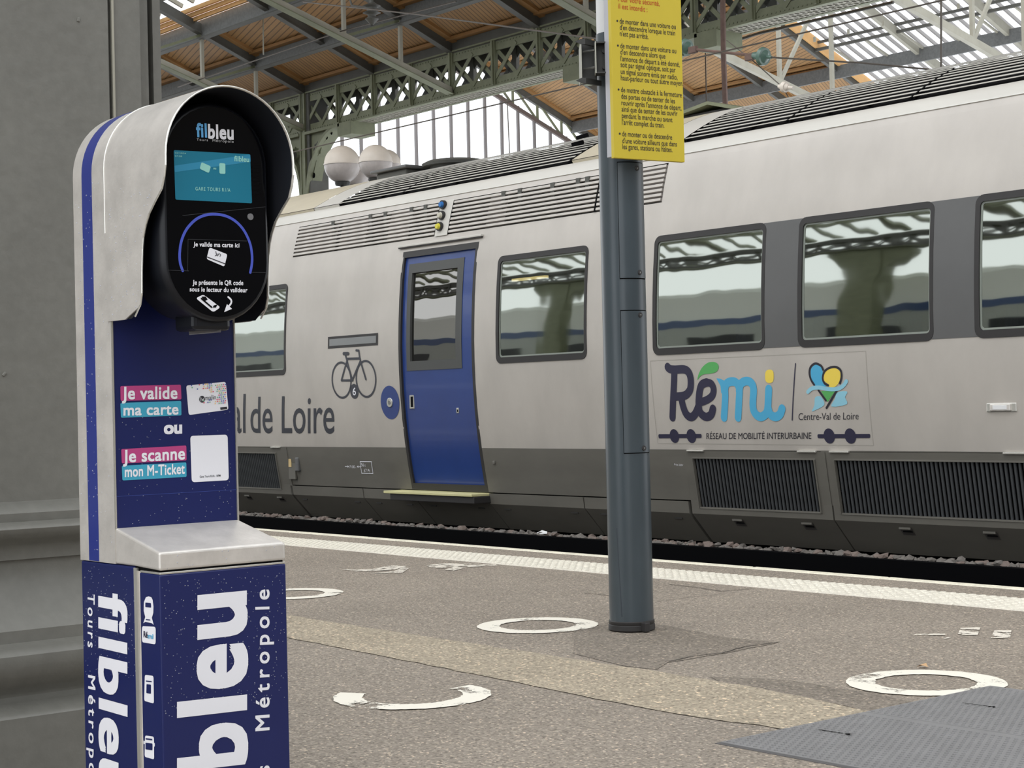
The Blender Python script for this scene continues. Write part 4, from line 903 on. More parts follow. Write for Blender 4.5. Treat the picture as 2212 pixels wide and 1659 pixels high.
# tactile paving slabs with rows of domes
dome = MB(); nD = 0
for i in range(2):
    pass
x = -14.85; SLB = .413; first = None
while x < -3.2:
    if first is None:
        X00 = x; first = MB().box(x+.002, x+SLB-.002, 6.808, 7.202, -.02, .004)
        for a in range(7):
            for b in range(7):
                c = (x+.0295+a*.059, 6.836+b*.0565, .004)
                first.lathe(c, [(.0215,0),(.0165,.0048),(.0001,.0062)], 8)
        first = first.build('tactile_slab', tactile_mat, floor, smooth=True)
    else: again(first, floor, (x-X00,0,0))
    x += SLB
MB().box(-60,x_ if (x_ := X00-.01) else 0,6.808,7.202,-.02,.004).build('tactile_strip', tactile_mat, floor)
# tan asphalt band, dark patches, cracks
def ground(pts, z, name, m, h=.0015, wob=0.0, par=floor, seed=1):
    rd = random.Random(seed); P = []
    for a, b in zip(pts, pts[1:]+pts[:1]):
        n = max(1, int(math.dist(a, b)/.09)) if wob else 1
        for i in range(n): P.append((a[0]+(b[0]-a[0])*i/n+rd.uniform(-wob,wob), a[1]+(b[1]-a[1])*i/n+rd.uniform(-wob,wob), z))
    return MB().add([(p[0],p[1],z+h) for p in P], [tuple(range(len(P)))]).build(name, m, par)
ground([(-12,4.06),(-6.43,4.045),(-5.2,3.97),(-4.0,3.885),(-3.47,3.93),(-3.44,4.33),(-4.0,4.43),(-4.66,4.45),(-7.12,4.48),(-12,4.52)], .001, 'resurfaced_strip', asph_tan, wob=.009)
g = lambda x, y: tuple(hit(x, y, Z=0)[:2])
ground([g(1240,1368),g(1330,1340),g(1440,1352),g(1570,1378),g(1685,1388),g(1560,1412),g(1446,1432),g(1420,1446),g(1350,1440),g(1240,1412)], .0002, 'asphalt_patch', asph_dark, wob=.01, seed=4)
ground([g(1530,1462),g(1700,1470),g(1900,1500),g(1990,1522),g(1915,1545),g(1760,1512),g(1560,1482)], .0004, 'asphalt_patch', asph_dark, wob=.01, seed=5)
GS = Surf(lambda x, y: g(x, y), lambda a, b, o: (a, b, o), .0034)
def crack(px, w, seed):
    rd = random.Random(seed); P = [GS.P(*p) for p in px]; out = []
    for a, b in zip(P, P[1:]):
        n = max(2, int((b-a).length/.03)); out += [a+(b-a)*(i/n)+Vector((rd.uniform(-.004,.004), rd.uniform(-.004,.004))) for i in range(n)]
    lay(GS, [stroke(GS, out+[P[-1]], w, 0, False)], 'asphalt_crack', crack_mat, floor)
crack([(1446,1430),(1500,1418),(1560,1412),(1610,1398),(1684,1388)], .006, 1)
crack([(1445,1263),(1490,1268),(1560,1278),(1625,1272)], .008, 2)
crack([(1420,1300),(1500,1290),(1560,1285)], .004, 3)
crack([(1262,1282),(1300,1285),(1318,1288)], .007, 4)
def ringm(cx, cy, name, m, label, a0=0, a1=360, w=.10, R=.273, seed=1):
    rd = random.Random(seed); vs, fs = [], []; n = 72
    for i in range(n+1):
        t = math.radians(a0+(a1-a0)*i/n); r1 = R+rd.uniform(-.003,.003); r0 = R-w+rd.uniform(-.004,.004)
        vs += [(cx+r1*math.cos(t),cy+r1*math.sin(t),.0036),(cx+r0*math.cos(t),cy+r0*math.sin(t),.0036)]
    fs = [(2*i,2*i+1,2*i+3,2*i+2) for i in range(n)]
    o = MB().add(vs, fs).build(name, m); return tag(o, label, 'floor marking', 'white rings painted on the platform')
def cen(pxs): P = [hit(x, y, Z=0) for x, y in pxs]; return (sum(p.x for p in P)/len(P), sum(p.y for p in P)/len(P))
ringm(*cen([(1026,1352),(1298,1352),(1162,1334),(1162,1370)]), 'painted_ring', paint_worn, 'white painted ring on the asphalt just left of the dark pole foot')
c4 = cen([(1823,1476),(2178,1476),(2000,1451),(2000,1502)]); ringm(*c4, 'painted_ring', paint_worn, 'white painted ring touching the corner of the grey metal plates', seed=3)
c2 = hit(741,1281,Z=0); ringm(c2.x-.175, c2.y-.21, 'painted_ring', paint_worn, 'white painted ring half hidden behind the ticket validator', seed=4)
c3 = cen([(725,1518),(1055,1498),(890,1473),(890,1530)])
ringm(*c3, 'painted_ring', worn('very_worn_paint', rgb(234,228,214), .425, .455, 55), 'badly worn incomplete white ring nearest the camera on the asphalt', a0=-150, a1=95, seed=5)
def strip(pxs, name, label, m):
    sh = [poly(GS, p, 0) for p in pxs]; o = lay(GS, sh, name, m, None); return tag(o, label, 'floor marking')
strip([[(738,1231),(800,1231),(845,1222),(880,1224),(850,1232),(770,1236)],[(800,1240),(850,1235),(872,1226),(884,1228),(870,1238)],[(920,1222),(960,1218),(1040,1218),(1000,1222),(960,1228),(932,1228)],[(960,1232),(990,1222),(1070,1220),(1075,1223),(1010,1226),(980,1234)]], 'painted_arrows', 'faded white painted arrow strokes between the ring and the tactile paving', paint_old)
strip([[(1968,1374),(1980,1371),(2048,1370),(2048,1373)],[(2068,1374),(2075,1358),(2118,1356),(2112,1373)],[(2140,1380),(2148,1363),(2185,1363),(2182,1380)],[(2035,1382),(2048,1378),(2055,1380)]], 'painted_marks', 'faded white painted blocks on the asphalt at far right', paint_old)
q = hit(1994,1443,Z=0); lf = MB().add([(q.x-.02,q.y-.012,.004),(q.x,q.y-.016,.014),(q.x+.022,q.y,.006),(q.x+.004,q.y+.014,.018),(q.x-.012,q.y+.01,.006)],[(0,1,3,4),(1,2,3)])
tag(lf.build('dry_leaf', leaf_mat), 'small dry tan leaf lying above the white ring at right', 'leaf')
# grey metal cover plates
px0, px1 = -3.465, -1.2; PYs = [3.645, 4.305, 4.975]; cov = thing('duct_cover', 'grey studded metal duct cover plates set into the platform at lower right', 'metal cover', (-2.4,4.3,0))
MB().box(px0-.012,px1,PYs[0]-.012,PYs[2]+.012,-.004,.0015).build('cover_frame', mat('cover_frame_grey', rgb(92,90,90), .6), cov)
for (a, b) in ((PYs[0],PYs[1]-.004),(PYs[1]+.002,PYs[2])):
    pl = MB().box(px0,px1,a,b,0,.006).build('cover_plate', plate_mat, cov, bevel=.0015)
    mb = MB(); ny = int((b-a-.02)/.0245); nx = int((px1-px0-.8)/.026)
    for j in range(ny):
        for i in range(nx):
            mb.lathe((px0+.018+i*.026+(j%2)*.013, a+.014+j*.0245, .006), [(.0068,0),(.0056,.0034),(.0001,.0044)], 6)
    mb.build('stud', plate_mat, pl, kind='stuff', smooth=True)
    for (x1_, y1_), (x2_, y2_) in ((((1770,1582),(1836,1592)),) if a < 4 else (((2080,1524),(2143,1532)),)):
        A_, B_ = GS.P(x1_,y1_), GS.P(x2_,y2_); kb = lay(Surf(None, lambda s, t_, o: (s,t_,.0086), 0), [stroke(GS, [A_,B_], .006, 0, False), disc2(B_, .012, .010, 12)], 'lifting_slot', gap_black, pl)
# ------------------------------------------------------------------ trench, ballast
tag(MB().add([(-60,7.56,-1.3),(20,7.56,-1.3),(20,9.45,-1.3),(-60,9.45,-1.3)],[(0,1,2,3)]).build('trench_floor', trench_shade), kind='structure')
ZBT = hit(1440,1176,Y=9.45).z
tag(MB().box(-60,20,9.45,9.53,-1.3,ZBT-.004).build('trench_wall', trench_shade), kind='structure')
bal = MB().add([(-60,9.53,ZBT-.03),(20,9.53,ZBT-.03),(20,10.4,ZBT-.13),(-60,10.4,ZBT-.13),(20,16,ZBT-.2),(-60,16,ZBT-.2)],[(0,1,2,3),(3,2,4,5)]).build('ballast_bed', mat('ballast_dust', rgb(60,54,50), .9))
tag(bal, kind='structure'); ORG['ballast_bed'] = (0,0,0)
def stone_mesh(seed, r=.036):
    rd = random.Random(seed); bm = bmesh.new(); bmesh.ops.create_icosphere(bm, subdivisions=1, radius=r)
    for v in bm.verts: v.co = Vector((v.co.x*rd.uniform(.8,1.5), v.co.y*rd.uniform(.7,1.2), v.co.z*rd.uniform(.5,.95)))
    me = bpy.data.meshes.new('stone'); bm.to_mesh(me); bm.free(); me.materials.append(stone_a if seed%3 else stone_b); return me
SM = [stone_mesh(s) for s in range(8)]
rd = random.Random(21); n = 0
for k in range(300):
    x = -5.0 - 12.5*(k+rd.random())/300; y = 9.54+rd.random()*.10; s = rd.uniform(.7,1.35)
    o = bpy.data.objects.new('stone', SM[rd.randrange(8)]); COL.objects.link(o); o.parent = bal; o.location = (x,y,ZBT-.014+rd.uniform(0,.022)); o.scale = (s,s,s*.8); o.rotation_euler = (rd.uniform(-.5,.5),rd.uniform(-.5,.5),rd.random()*6)
mb = MB()
for k in range(2600):
    x = rd.uniform(-24,-3.5); y = 9.55+rd.random()**1.3*.8; r_ = rd.uniform(.018,.036); me = SM[rd.randrange(8)]; s = r_/.03; ca, sa = math.cos(k), math.sin(k)
    z = ZBT-.012-.115*(y-9.53)
    mb.add([(x+s*(v.co.x*ca-v.co.y*sa), y+s*(v.co.x*sa+v.co.y*ca), z+s*v.co.z) for v in me.vertices], [tuple(p.vertices) for p in me.polygons])
st = mb.build('loose_stones', stone_a, bal, kind='stuff')
q = hit(1170,1151,Y=9.56); pap = MB().add([(q.x-.07,q.y,q.z-.005),(q.x-.03,q.y+.03,q.z+.02),(q.x+.05,q.y+.02,q.z+.012),(q.x+.08,q.y-.01,q.z-.004),(q.x,q.y-.02,q.z-.008)],[(0,1,4),(1,2,4),(2,3,4)])
tag(pap.build('paper_scrap', white_enamel), 'crumpled white paper scrap lying on the ballast stones', 'litter')
# ------------------------------------------------------------------ lattice girder between the two sheds
GY, GZ0, GZ1, BAY = 17.0, 6.00, 6.69, 1.083
XC = -26.05                                    # column; further columns every 8 bays
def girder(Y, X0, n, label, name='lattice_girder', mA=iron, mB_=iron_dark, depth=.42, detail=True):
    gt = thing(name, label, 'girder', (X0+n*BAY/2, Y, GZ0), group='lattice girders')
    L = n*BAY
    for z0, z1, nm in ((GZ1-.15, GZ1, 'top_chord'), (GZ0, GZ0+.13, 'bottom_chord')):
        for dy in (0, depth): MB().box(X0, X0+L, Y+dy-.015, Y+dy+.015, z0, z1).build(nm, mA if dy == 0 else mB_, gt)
    MB().box(X0, X0+L, Y-.06, Y+depth+.06, GZ1, GZ1+.025).build('top_flange', mA, gt)
    for yy in (Y-.04, Y+depth-.04): MB().box(X0, X0+L, yy, yy+.08, GZ0-.02, GZ0).build('bottom_flange', mA, gt)
    post = d1 = d2 = e1 = e2 = None
    for k in range(n+1):
        X = X0+k*BAY
        if post is None:
            post = MB().box(X-.045,X+.045,Y-.045,Y+.02,GZ0,GZ1).box(X-.02,X+.02,Y-.075,Y-.04,GZ0,GZ1).build('post', mA, gt); bp = MB().box(X-.05,X+.05,Y+depth-.03,Y+depth+.04,GZ0,GZ1).build('post', mB_, gt)
        else: again(post, gt, (k*BAY,0,0)); again(bp, gt, (k*BAY,0,0))
        if k == n: break
        a, b = GZ0+.08, GZ1-.1; h = BAY/2
        if d1 is None:
            ds = []
            for (p, q) in (((X,b),(X+h,a)),((X+h,b),(X+BAY,a)),((X,a),(X+h,b)),((X+h,a),(X+BAY,b))):
                up_ = p[1] < q[1]; yy = Y-.022 if up_ else Y+.014
                ds.append(MB().bar((p[0],yy,p[1]),(q[0],yy,q[1]),.014,.066,(0,0,1)).build('brace', mA, gt))
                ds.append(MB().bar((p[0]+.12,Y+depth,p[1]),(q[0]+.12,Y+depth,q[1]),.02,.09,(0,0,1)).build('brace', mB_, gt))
            d1 = ds
        else:
            for d in d1: again(d, gt, (k*BAY,0,0))
    if detail:                                 # lattice soffit: small crossing bars, coloured pale for the sky shining through, and rivets
        mb = MB(); m = int(L/.09)
        for i in range(m):
            x = X0+i*L/m; w = L/m
            for yy in (0.0, .5): mb.bar((x,Y+.02+yy*depth*.92,GZ0-.012),(x+w*.9,Y+.02+(yy+.46)*depth*.92,GZ0-.012),.03,.006); mb.bar((x+w*.9,Y+.02+yy*depth*.92,GZ0-.008),(x,Y+.02+(yy+.46)*depth*.92,GZ0-.008),.03,.006)
        mb.build('soffit_lattice', iron_pale, gt, kind='stuff')
        mb = MB()
        for i in range(int(L/.075)):
            x = X0+i*.075
            for z in (GZ0+.03, GZ1-.04): mb.bar((x,Y-.015,z),(x,Y-.024,z),.018,.018)
        mb.build('rivets', iron, gt, kind='stuff')
    return gt
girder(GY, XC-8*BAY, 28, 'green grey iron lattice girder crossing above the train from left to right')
# ------------------------------------------------------------------ cast column with arched brackets
def column(X, Y, label, detail=True):
    c = thing('iron_column', label, 'column', (X,Y,0), group='iron columns under the girder')
    MB().box(X-.17,X+.17,Y-.05,Y+.36,3.4,GZ1).build('pier', iron_dark, c, bevel=.02)
    MB().box(X-.085,X-.045,Y-.09,Y-.04,4.55,GZ1).box(X+.045,X+.085,Y-.09,Y-.04,4.55,GZ1).build('pier_rib', iron, c)
    MB().box(X-.045,X+.045,Y-.075,Y-.03,3.4,GZ1).build('pier_web', iron, c)
    MB().lathe((X,Y+.16,0),[(.24,0),(.24,.5),(.17,.55),(.16,3.4)],20).build('column_shaft', iron_dark, c, smooth=True)
    mb = MB()
    for z, w in ((4.75,.24),(4.70,.34),(4.64,.38),(4.58,.36),(4.52,.27)): mb.box(X-w,X+w,Y-w*.4,Y+.32+w*.4,z-.03,z+.03)
    mb.build('capital', iron_dark, c, bevel=.012)
    for s in (-1, 1):
        for j in range(4): MB().box(X+s*(.18+.05*j)-.016,X+s*(.18+.05*j)+.016,Y-.07,Y,4.1,4.5).build('flute', iron_dark, c)
        MB().box(X+s*.28-.14,X+s*.28+.14,Y-.02,Y+.3,3.85,4.5).build('corbel', iron_dark, c, bevel=.03)
        # spandrel bracket: curved rib + plate with openings
        arc = [(X+s*(.13+1.05*(1-math.cos(t))), 4.80+1.16*math.sin(t)) for t in [math.pi/2*i/16 for i in range(17)]]
        for a, b in zip(arc, arc[1:]): pass
        MB().prism([(x,Y-.09,z) for x, z in arc]+[(x+s*(-.045 if i < 6 else 0),Y-.09,z+.06) for i, (x, z) in list(enumerate(arc))[::-1]],(0,.30,0)).build('arch_rib', iron, c)
        mb = MB(); top = 6.0
        hol = (X+s*.36, 5.66, .12)
        n = 24; out = []
        # plate as a ring between hole and outline
        outline = [(X+s*.10,6.0),(X+s*1.18,6.0)]+[(x,z) for x, z in arc[::-1]]+[(X+s*.10,4.80)]
        def edge_at(t):
            best = None; dx, dz = math.cos(t), math.sin(t)
            for (ax_, az_), (bx_, bz_) in zip(outline, outline[1:]+outline[:1]):
                ex, ez = bx_-ax_, bz_-az_; den = dx*ez-dz*ex
                if abs(den) < 1e-9: continue
                u_ = ((ax_-hol[0])*ez-(az_-hol[1])*ex)/den; w_ = ((ax_-hol[0])*dz-(az_-hol[1])*dx)/den
                if u_ > 0 and -1e-6 <= w_ <= 1+1e-6 and (best is None or u_ < best): best = u_
            return (hol[0]+dx*(best or .2), hol[1]+dz*(best or .2))
        m = 36; inn = [(hol[0]+(hol[2]*(1+.12*math.cos(8*2*math.pi*i/m)))*math.cos(2*math.pi*i/m), hol[1]+(hol[2]*(1+.12*math.cos(8*2*math.pi*i/m)))*math.sin(2*math.pi*i/m)) for i in range(m)]
        ot = [edge_at(2*math.pi*i/m) for i in range(m)]
        vs = [(x,Y,z) for x, z in inn+ot]; mb.add(vs, [(i,(i+1)%m,m+(i+1)%m,m+i) for i in range(m)])
        mb.build('spandrel_plate', iron, c)
        for px_, pz_, r_ in ((.66,5.83,.045),(.82,5.88,.03),(.22,5.2,.05)): MB().cyl((X+s*px_,Y-.004,pz_),(X+s*px_,Y-.001,pz_),r_,10).build('plate_opening', gap_black, c)
        MB().box(min(X+s*.1,X+s*1.2),max(X+s*.1,X+s*1.2),Y-.10,Y+.36,5.94,5.99).build('bracket_cap', iron, c)
        xa, xb = sorted((X+s*1.14, X+s*1.56)); MB().box(xa,xb,Y-.10,Y+.42,5.76,6.0).build('bracket_end', iron, c, bevel=.01)
    if detail:
        for z in (5.62,): MB().cyl((X-.42,Y-.12,z),(X-.20,Y-.16,z),.075,14).build('conduit_drum', iron_dark, c)
    return c
column(XC, GY, 'dark iron column with capital and arched brackets left of the globe lamps')
column(XC+8*BAY, GY, 'iron column with arched bracket hidden mostly behind the yellow notice')
# low cross-braced screen behind the column
scr_ = thing('braced_rail', 'cross braced iron rail far behind the left column', 'rail', (XC,24,3.9))
for z in (3.9, 4.62): MB().box(XC-8,XC+3,24,24.06,z,z+.07).build('rail_bar', iron_dark, scr_)
for k in range(13):
    x = XC-8+k*.8; MB().bar((x,24,3.95),(x+.75,24,4.65),.02,.04).build('brace', iron_dark, scr_); MB().bar((x+.75,24,3.95),(x,24,4.65),.02,.04).build('brace', iron_dark, scr_)
    MB().box(x-.04,x+.01,24,24.06,2.5,4.65).build('post', iron_dark, scr_)
MB().box(XC-9,XC+4,24.2,24.4,-.3,3.88).build('back_screen', iron_dark, scr_)
# ------------------------------------------------------------------ near shed roof (slope falling towards the girder)
MS = .4; EZ = 6.78
zA = lambda Y: EZ+MS*(GY-Y)
nA = Vector((0,MS,1)).normalized()
roofA = thing('ceiling_near', 'boarded timber roof slope of the near shed above the train', 'roof', (-20,14,8), kind='structure')
RB = 2*BAY
XR = [XC+k*RB for k in range(-6, 13)]
ROWS = [(17.0,15.97),(15.97,14.9),(14.9,13.75),(13.75,12.4)]
def panel(roof, xa, xb, ya, yb, zf, m, trim=True):
    s = 1 if yb > ya else -1
    P = lambda x, y, o: (x, y, zf(y)+o)
    MB().add([P(xa,ya,.10),P(xb,ya,.10),P(xb,yb,.10),P(xa,yb,.10),P(xa,ya,.16),P(xb,ya,.16),P(xb,yb,.16),P(xa,yb,.16)],[(3,2,1,0),(4,5,6,7),(0,1,5,4),(1,2,6,5),(2,3,7,6),(3,0,4,7)]).build('roof_panel', m, roof)
    if trim:
        t = .055
        for a, b in (((xa,ya+s*t*1.6),(xb,ya+s*t*1.6)),((xa,yb-s*t*1.6),(xb,yb-s*t*1.6)),((xa+t*1.9,ya),(xa+t*1.9,yb)),((xb-t*1.9,ya),(xb-t*1.9,yb))):
            MB().bar(P(a[0],a[1],.075),P(b[0],b[1],.075),.13,.05,(0,s*MS*0,1)).build('panel_moulding', wood_trim, roof)
for i, (xa, xb) in enumerate(zip(XR, XR[1:])):
    for j, (ya, yb) in enumerate(ROWS):
        if j >= 2 and xb < XC+RB+.1: continue
        panel(roofA, xa, xb, ya, yb, zA, wood_v if j == 0 else wood_h, trim=j < 3)
for X in XR:
    MB().bar((X,GY,zA(GY)-.01),(X,12.4,zA(12.4)-.01),.075,.16,nA).build('rafter', iron_dark, roofA)
    MB().bar((X,GY,zA(GY)-.10),(X,12.4,zA(12.4)-.10),.13,.02,nA).build('rafter_flange', iron_dark, roofA)
for Y in (15.97, 14.9, 13.75):
    MB().box(XR[0],XR[-1],Y-.02,Y+.02,zA(Y)-.17,zA(Y)+.14).build('purlin', mat('purlin_grey', rgb(104,106,106), .55, noise=.2, nscale=20), roofA)
    MB().box(XR[0],XR[-1],Y-.09,Y+.05,zA(Y)-.185,zA(Y)-.165).build('purlin_flange', iron_dark, roofA)
MB().box(XR[0],XR[-1],GY-.03,GY+.4,EZ-.10,EZ+.22).build('eaves_beam', iron_dark, roofA)
# skylight curb upper left and its glazing bars
YC_ = 14.75; xe = XC+RB
for k in range(3): MB().bar((XR[0],YC_-.04*k,zA(YC_)+.08+.075*k),(xe,YC_-.04*k,zA(YC_)+.08+.075*k),.05,.068).bar((xe-.03*k,YC_,zA(YC_)+.08+.075*k),(xe-.03*k,4.6,zA(4.6)+.08+.075*k),.05,.068).build('skylight_curb', pale_wood, roofA)
for i in range(38):
    X = XR[0]+i*.4
    if X < xe: MB().bar((X,YC_-.1,zA(YC_)+.34),(X,4.6,zA(4.6)+.34),.04,.07).build('glazing_bar', iron_pale, roofA)
for Y in (14.3, 13.4, 12.2): MB().bar((XR[0],Y,zA(Y)+.26),(xe,Y,zA(Y)+.26),.05,.08).build('skylight_purlin', iron_dark, roofA)
pn = None
MB().add([(XR[0],YC_-.1,zA(YC_)+.4),(xe,YC_-.1,zA(YC_)+.4),(xe,4.6,zA(4.6)+.4),(XR[0],4.6,zA(4.6)+.4)],[(0,1,2,3)]).build('skylight_glass', sky_glass, roofA)
# solid upper part of the near slope to the right, kept narrow so that the ridge lets daylight in
MB().add([(xe,12.4,zA(12.4)+.1),(12,12.4,zA(12.4)+.1),(12,9.6,zA(9.6)+.1),(xe,9.6,zA(9.6)+.1)],[(0,1,2,3)]).build('upper_boarding', wood_h, roofA)
# trusses of the near shed
def trussA(X, lb):
    t = thing('roof_truss', lb, 'truss', (X,14,7), group='near shed roof trusses')
    pts = [(17.0,6.06),(12.0,7.60),(4.5,9.9)]
    for (y0, z0), (y1, z1) in zip(pts, pts[1:]): MB().bar((X,y0,z0),(X,y1,z1),.09,.10).build('bottom_chord', iron_pale, t); MB().bar((X,y0,z0-.055),(X,y1,z1-.055),.16,.015).build('chord_flange', iron, t)
    for Y in (15.97, 14.9, 13.75, 12.4):
        zb = 6.06+(17-Y)*.308; MB().bar((X,Y,zb),(X,Y,zA(Y)),.055,.055,(0,1,0)).build('strut', iron_pale, t)
    for ya, yb in ((15.97,14.9),(14.9,13.75),(13.75,12.4)): MB().bar((X,ya,zA(ya)-.1),(X,yb,6.06+(17-yb)*.308),.03,.045).build('diagonal', iron, t)
    return t
for X, lb in ((XC,'near shed roof truss meeting the girder at the iron column left of the globe lamps'),(XC+4*BAY,'long pale roof truss chord meeting the girder above the glazed gable'),(XC+8*BAY,'near shed roof truss running down behind the yellow notice')): trussA(X, lb)
# ------------------------------------------------------------------ far shed
RBY = 25.0; EB = 33.0
zB = lambda Y: 6.72+MS*(EB-Y)
roofB = thing('ceiling_far', 'timber and glass roof slope of the far shed', 'roof', (-25,29,8), kind='structure')
XG = XC-3*RB-.05; XS = XC+.95*RB
XS = -23.95
XRB = [XS+k*RB for k in range(-4, 7)]
for xa, xb in zip(XRB[:4], XRB[1:5]):
    for ya, yb, m_ in ((33,31.3,wood_v),(31.3,29.35,wood_v),(29.35,26.9,wood_h),(26.9,25,wood_h)):
        panel(roofB, xa, xb, ya, yb, zB, m_)
for X in XRB: MB().bar((X,33,zB(33)-.02),(X,25,zB(25)-.02),.09,.18).build('rafter', iron_dark if X < XS+.1 else iron_pale, roofB)
for Y in (31.3, 29.35, 26.9): MB().box(XRB[0],XRB[-1],Y-.03,Y+.03,zB(Y)-.26,zB(Y)+.02).build('purlin', MATS['purlin_grey'], roofB)
Y = 28.6
MB().box(XS,XRB[-1],Y-.03,Y+.03,zB(Y)-.06,zB(Y)+.0).box(XS,XRB[-1],Y-.03,Y+.03,zB(Y)+.10,zB(Y)+.15).build('skylight_purlin', iron_dark, roofB)
for k in range(14): MB().box(XS+.5+k*.9,XS+.55+k*.9,Y-.6,Y-.57,zB(Y)-.0,zB(Y)+.1).bar((XS+.5+k*.9,Y,zB(Y)-.05),(XS+.5+k*.9,29.35,zB(29.35)),.04,.04).build('spacer', iron_pale, roofB)
MB().bar((XS+.1,33,zB(33)+.1),(XS+.1,25,zB(25)+.1),.07,.2).build('skylight_curb', pale_wood, roofB)
X = XS+.3
while X < XRB[-1]: MB().bar((X,33,zB(33)+.22),(X,25,zB(25)+.22),.035,.07).build('glazing_bar', mat('glazing_bar_grey', rgb(150,146,144), .5), roofB); X += .262
for xa, xb in zip(XRB[4:], XRB[5:]): MB().add([(xa,33,zB(33)+.27),(xb,33,zB(33)+.27),(xb,25,zB(25)+.27),(xa,25,zB(25)+.27)],[(0,1,2,3)]).build('glass_sheet', sky_glass, roofB)
MB().add([(XRB[0],17.4,zB(33)),(XRB[-1],17.4,zB(33)),(XRB[-1],21,zB(29)),(XRB[0],21,zB(29))],[(0,1,2,3)]).build('near_boarding', wood_h, roofB)
MB().box(XRB[0],XRB[-1],32.9,33.1,6.2,6.72).build('eaves_beam', iron_dark, roofB)
def trussB(X, lb):
    t = thing('roof_truss', lb, 'truss', (X,25,7), group='far shed roof trusses')
    ch = [(17.4,6.1),(22.6,7.52),(26.0,6.78),(33,5.55)]
    ch = [(17.4,6.1),(22.4,7.60),(25.8,6.82),(33,5.2)]
    for (y0, z0), (y1, z1) in zip(ch, ch[1:]): MB().bar((X,y0,z0),(X,y1,z1),.10,.13).build('bottom_chord', iron_pale, t)
    YV = (22.4, hit(1684,165,X=-21.7).y, hit(1798,195,X=-21.7).y, 30.6)
    for Y in YV:
        zb = interp(Y, ch); MB().bar((X,Y,zb),(X,Y,zB(max(Y,25)) if Y > 25 else 6.72+MS*(Y-17.0)),.07,.07,(0,1,0)).build('strut', iron_pale, t)
    for ya, yb in ((YV[0],YV[1]),(YV[1],YV[2]),(YV[2],YV[3])): MB().bar((X,ya,interp(ya,ch)),(X,yb,interp(yb,[(17,6.72),(25,9.92),(33,6.72)])),.05,.07).build('diagonal', iron_pale, t)
for X, lb in ((-21.7,'pale far shed truss in front of the boarded roof just right of the notice'),(-17.35,'pale far shed truss crossing the bright skylight at upper right')): trussB(X, lb)
# glazed end gable
gb = thing('window_1', 'white lit glazed end gable of the far shed', 'window', (XG,25,6), kind='structure')
XG = -32.65
y0g = hit(700,300,X=XG).y
step = hit(780,300,X=XG).y-hit(739,300,X=XG).y
Yk = hit(739,300,X=XG).y-14*step; k = 0
while Yk < 33:
    zt = (6.72+MS*(Yk-17) if Yk < 25 else zB(Yk))
    if Yk > 17.2: MB().box(XG-.03,XG+.03,Yk-.032,Yk+.032,2.2,zt-.42).build('mullion', mat('mullion_grey', rgb(128,124,124), .55), gb)
    if 17.2 < Yk < 32.4: MB().add([(XG-.01,Yk+.03,2.2),(XG-.01,Yk+step-.03,2.2),(XG-.01,Yk+step-.03,zt-.45),(XG-.01,Yk+.03,zt-.45)],[(0,1,2,3)]).build('pane', sky_glass, gb)
    Yk += step
for ya, yb in ((17.0,25.0),(33.0,25.0)):
    f_ = lambda Y: 6.72+MS*(Y-17) if Y <= 25 else zB(Y)
    for dz in (-.02, -.52): MB().bar((XG+.05,ya,f_(ya)+dz),(XG+.05,yb,f_(yb)+dz),.08,.10).build('gable_chord', mat('gable_chord_grey', rgb(104,92,88), .6) if dz < -.1 else iron_dark, gb)
    n = 10
    for i in range(n):
        a = ya+(yb-ya)*i/n; b = ya+(yb-ya)*(i+1)/n
        MB().bar((XG+.05,a,f_(a)-.5),(XG+.05,a,f_(a)),.05,.05,(0,1,0)).bar((XG+.05,a,f_(a)-.5),(XG+.05,b,f_(b)),.045,.045).build('gable_brace', iron, gb)
MB().box(XG-.1,XG+.1,17,33,-1,2.2).build('gable_plinth', iron_dark, gb)
# ------------------------------------------------------------------ globe lamps beyond the train
gl_ = [((739,357),39,13.5),((770,372),32,14.6),((811.5,352),36,13.5),((835,356),30,14.7)]
def lamp(ctrs, label):
    q = [hit(*c, Y=Yv) for c, rp_, Yv in ctrs]; mid = sum(q, Vector())/len(q)
    t = thing('globe_lamp', label, 'street lamp', (mid.x, mid.y, 0), group='globe lamps on the next platform')
    zl_ = min(v.z for v in q)-.36
    MB().cyl((mid.x,mid.y,0),(mid.x,mid.y,zl_),.06,14).build('lamp_pole', bracket_dark, t)
    for v, (c, rp_, Yv) in zip(q, ctrs):
        rr_ = rp_*(AX @ (v-CAM)).z/FPX
        pr = [(rr_*math.sin(a*math.pi/20)+1e-4, -rr_*math.cos(a*math.pi/20)) for a in range(0, 11)]
        MB().lathe(v, pr+[(rr_+.006,0)], 28).build('globe_lower', mat('opal_globe_lower', rgb(196,188,184), .35, noise=.08, nscale=14), t, smooth=True)
        MB().lathe(v, [(rr_+.008,.0),(rr_+.008,.02)]+[(rr_*math.cos(a*math.pi/20)+1e-4, .02+rr_*math.sin(a*math.pi/20)) for a in range(0, 11)], 28).build('globe_upper', globe_mat, t, smooth=True)
        MB().lathe(v, [(.001,-rr_-.05),(.10,-rr_-.03),(.11,-rr_+.01),(.09,-rr_+.03)], 16).build('globe_cup', bracket_dark, t)
        MB().tube([(v.x,v.y,v.z-rr_-.04),(v.x,v.y,zl_),(mid.x,mid.y,zl_-.05)], .03, 8).build('lamp_arm', bracket_dark, t)
lamp(gl_[:2], 'pair of opal globe lamps nearer the dark column, rust speckled')
lamp(gl_[2:], 'right hand pair of opal globe lamps above the train roof, with rusty seam')
tag(MB().box(-60,20,13.1,16.8,-1.2,.0).build('platform_far', asph), kind='structure')
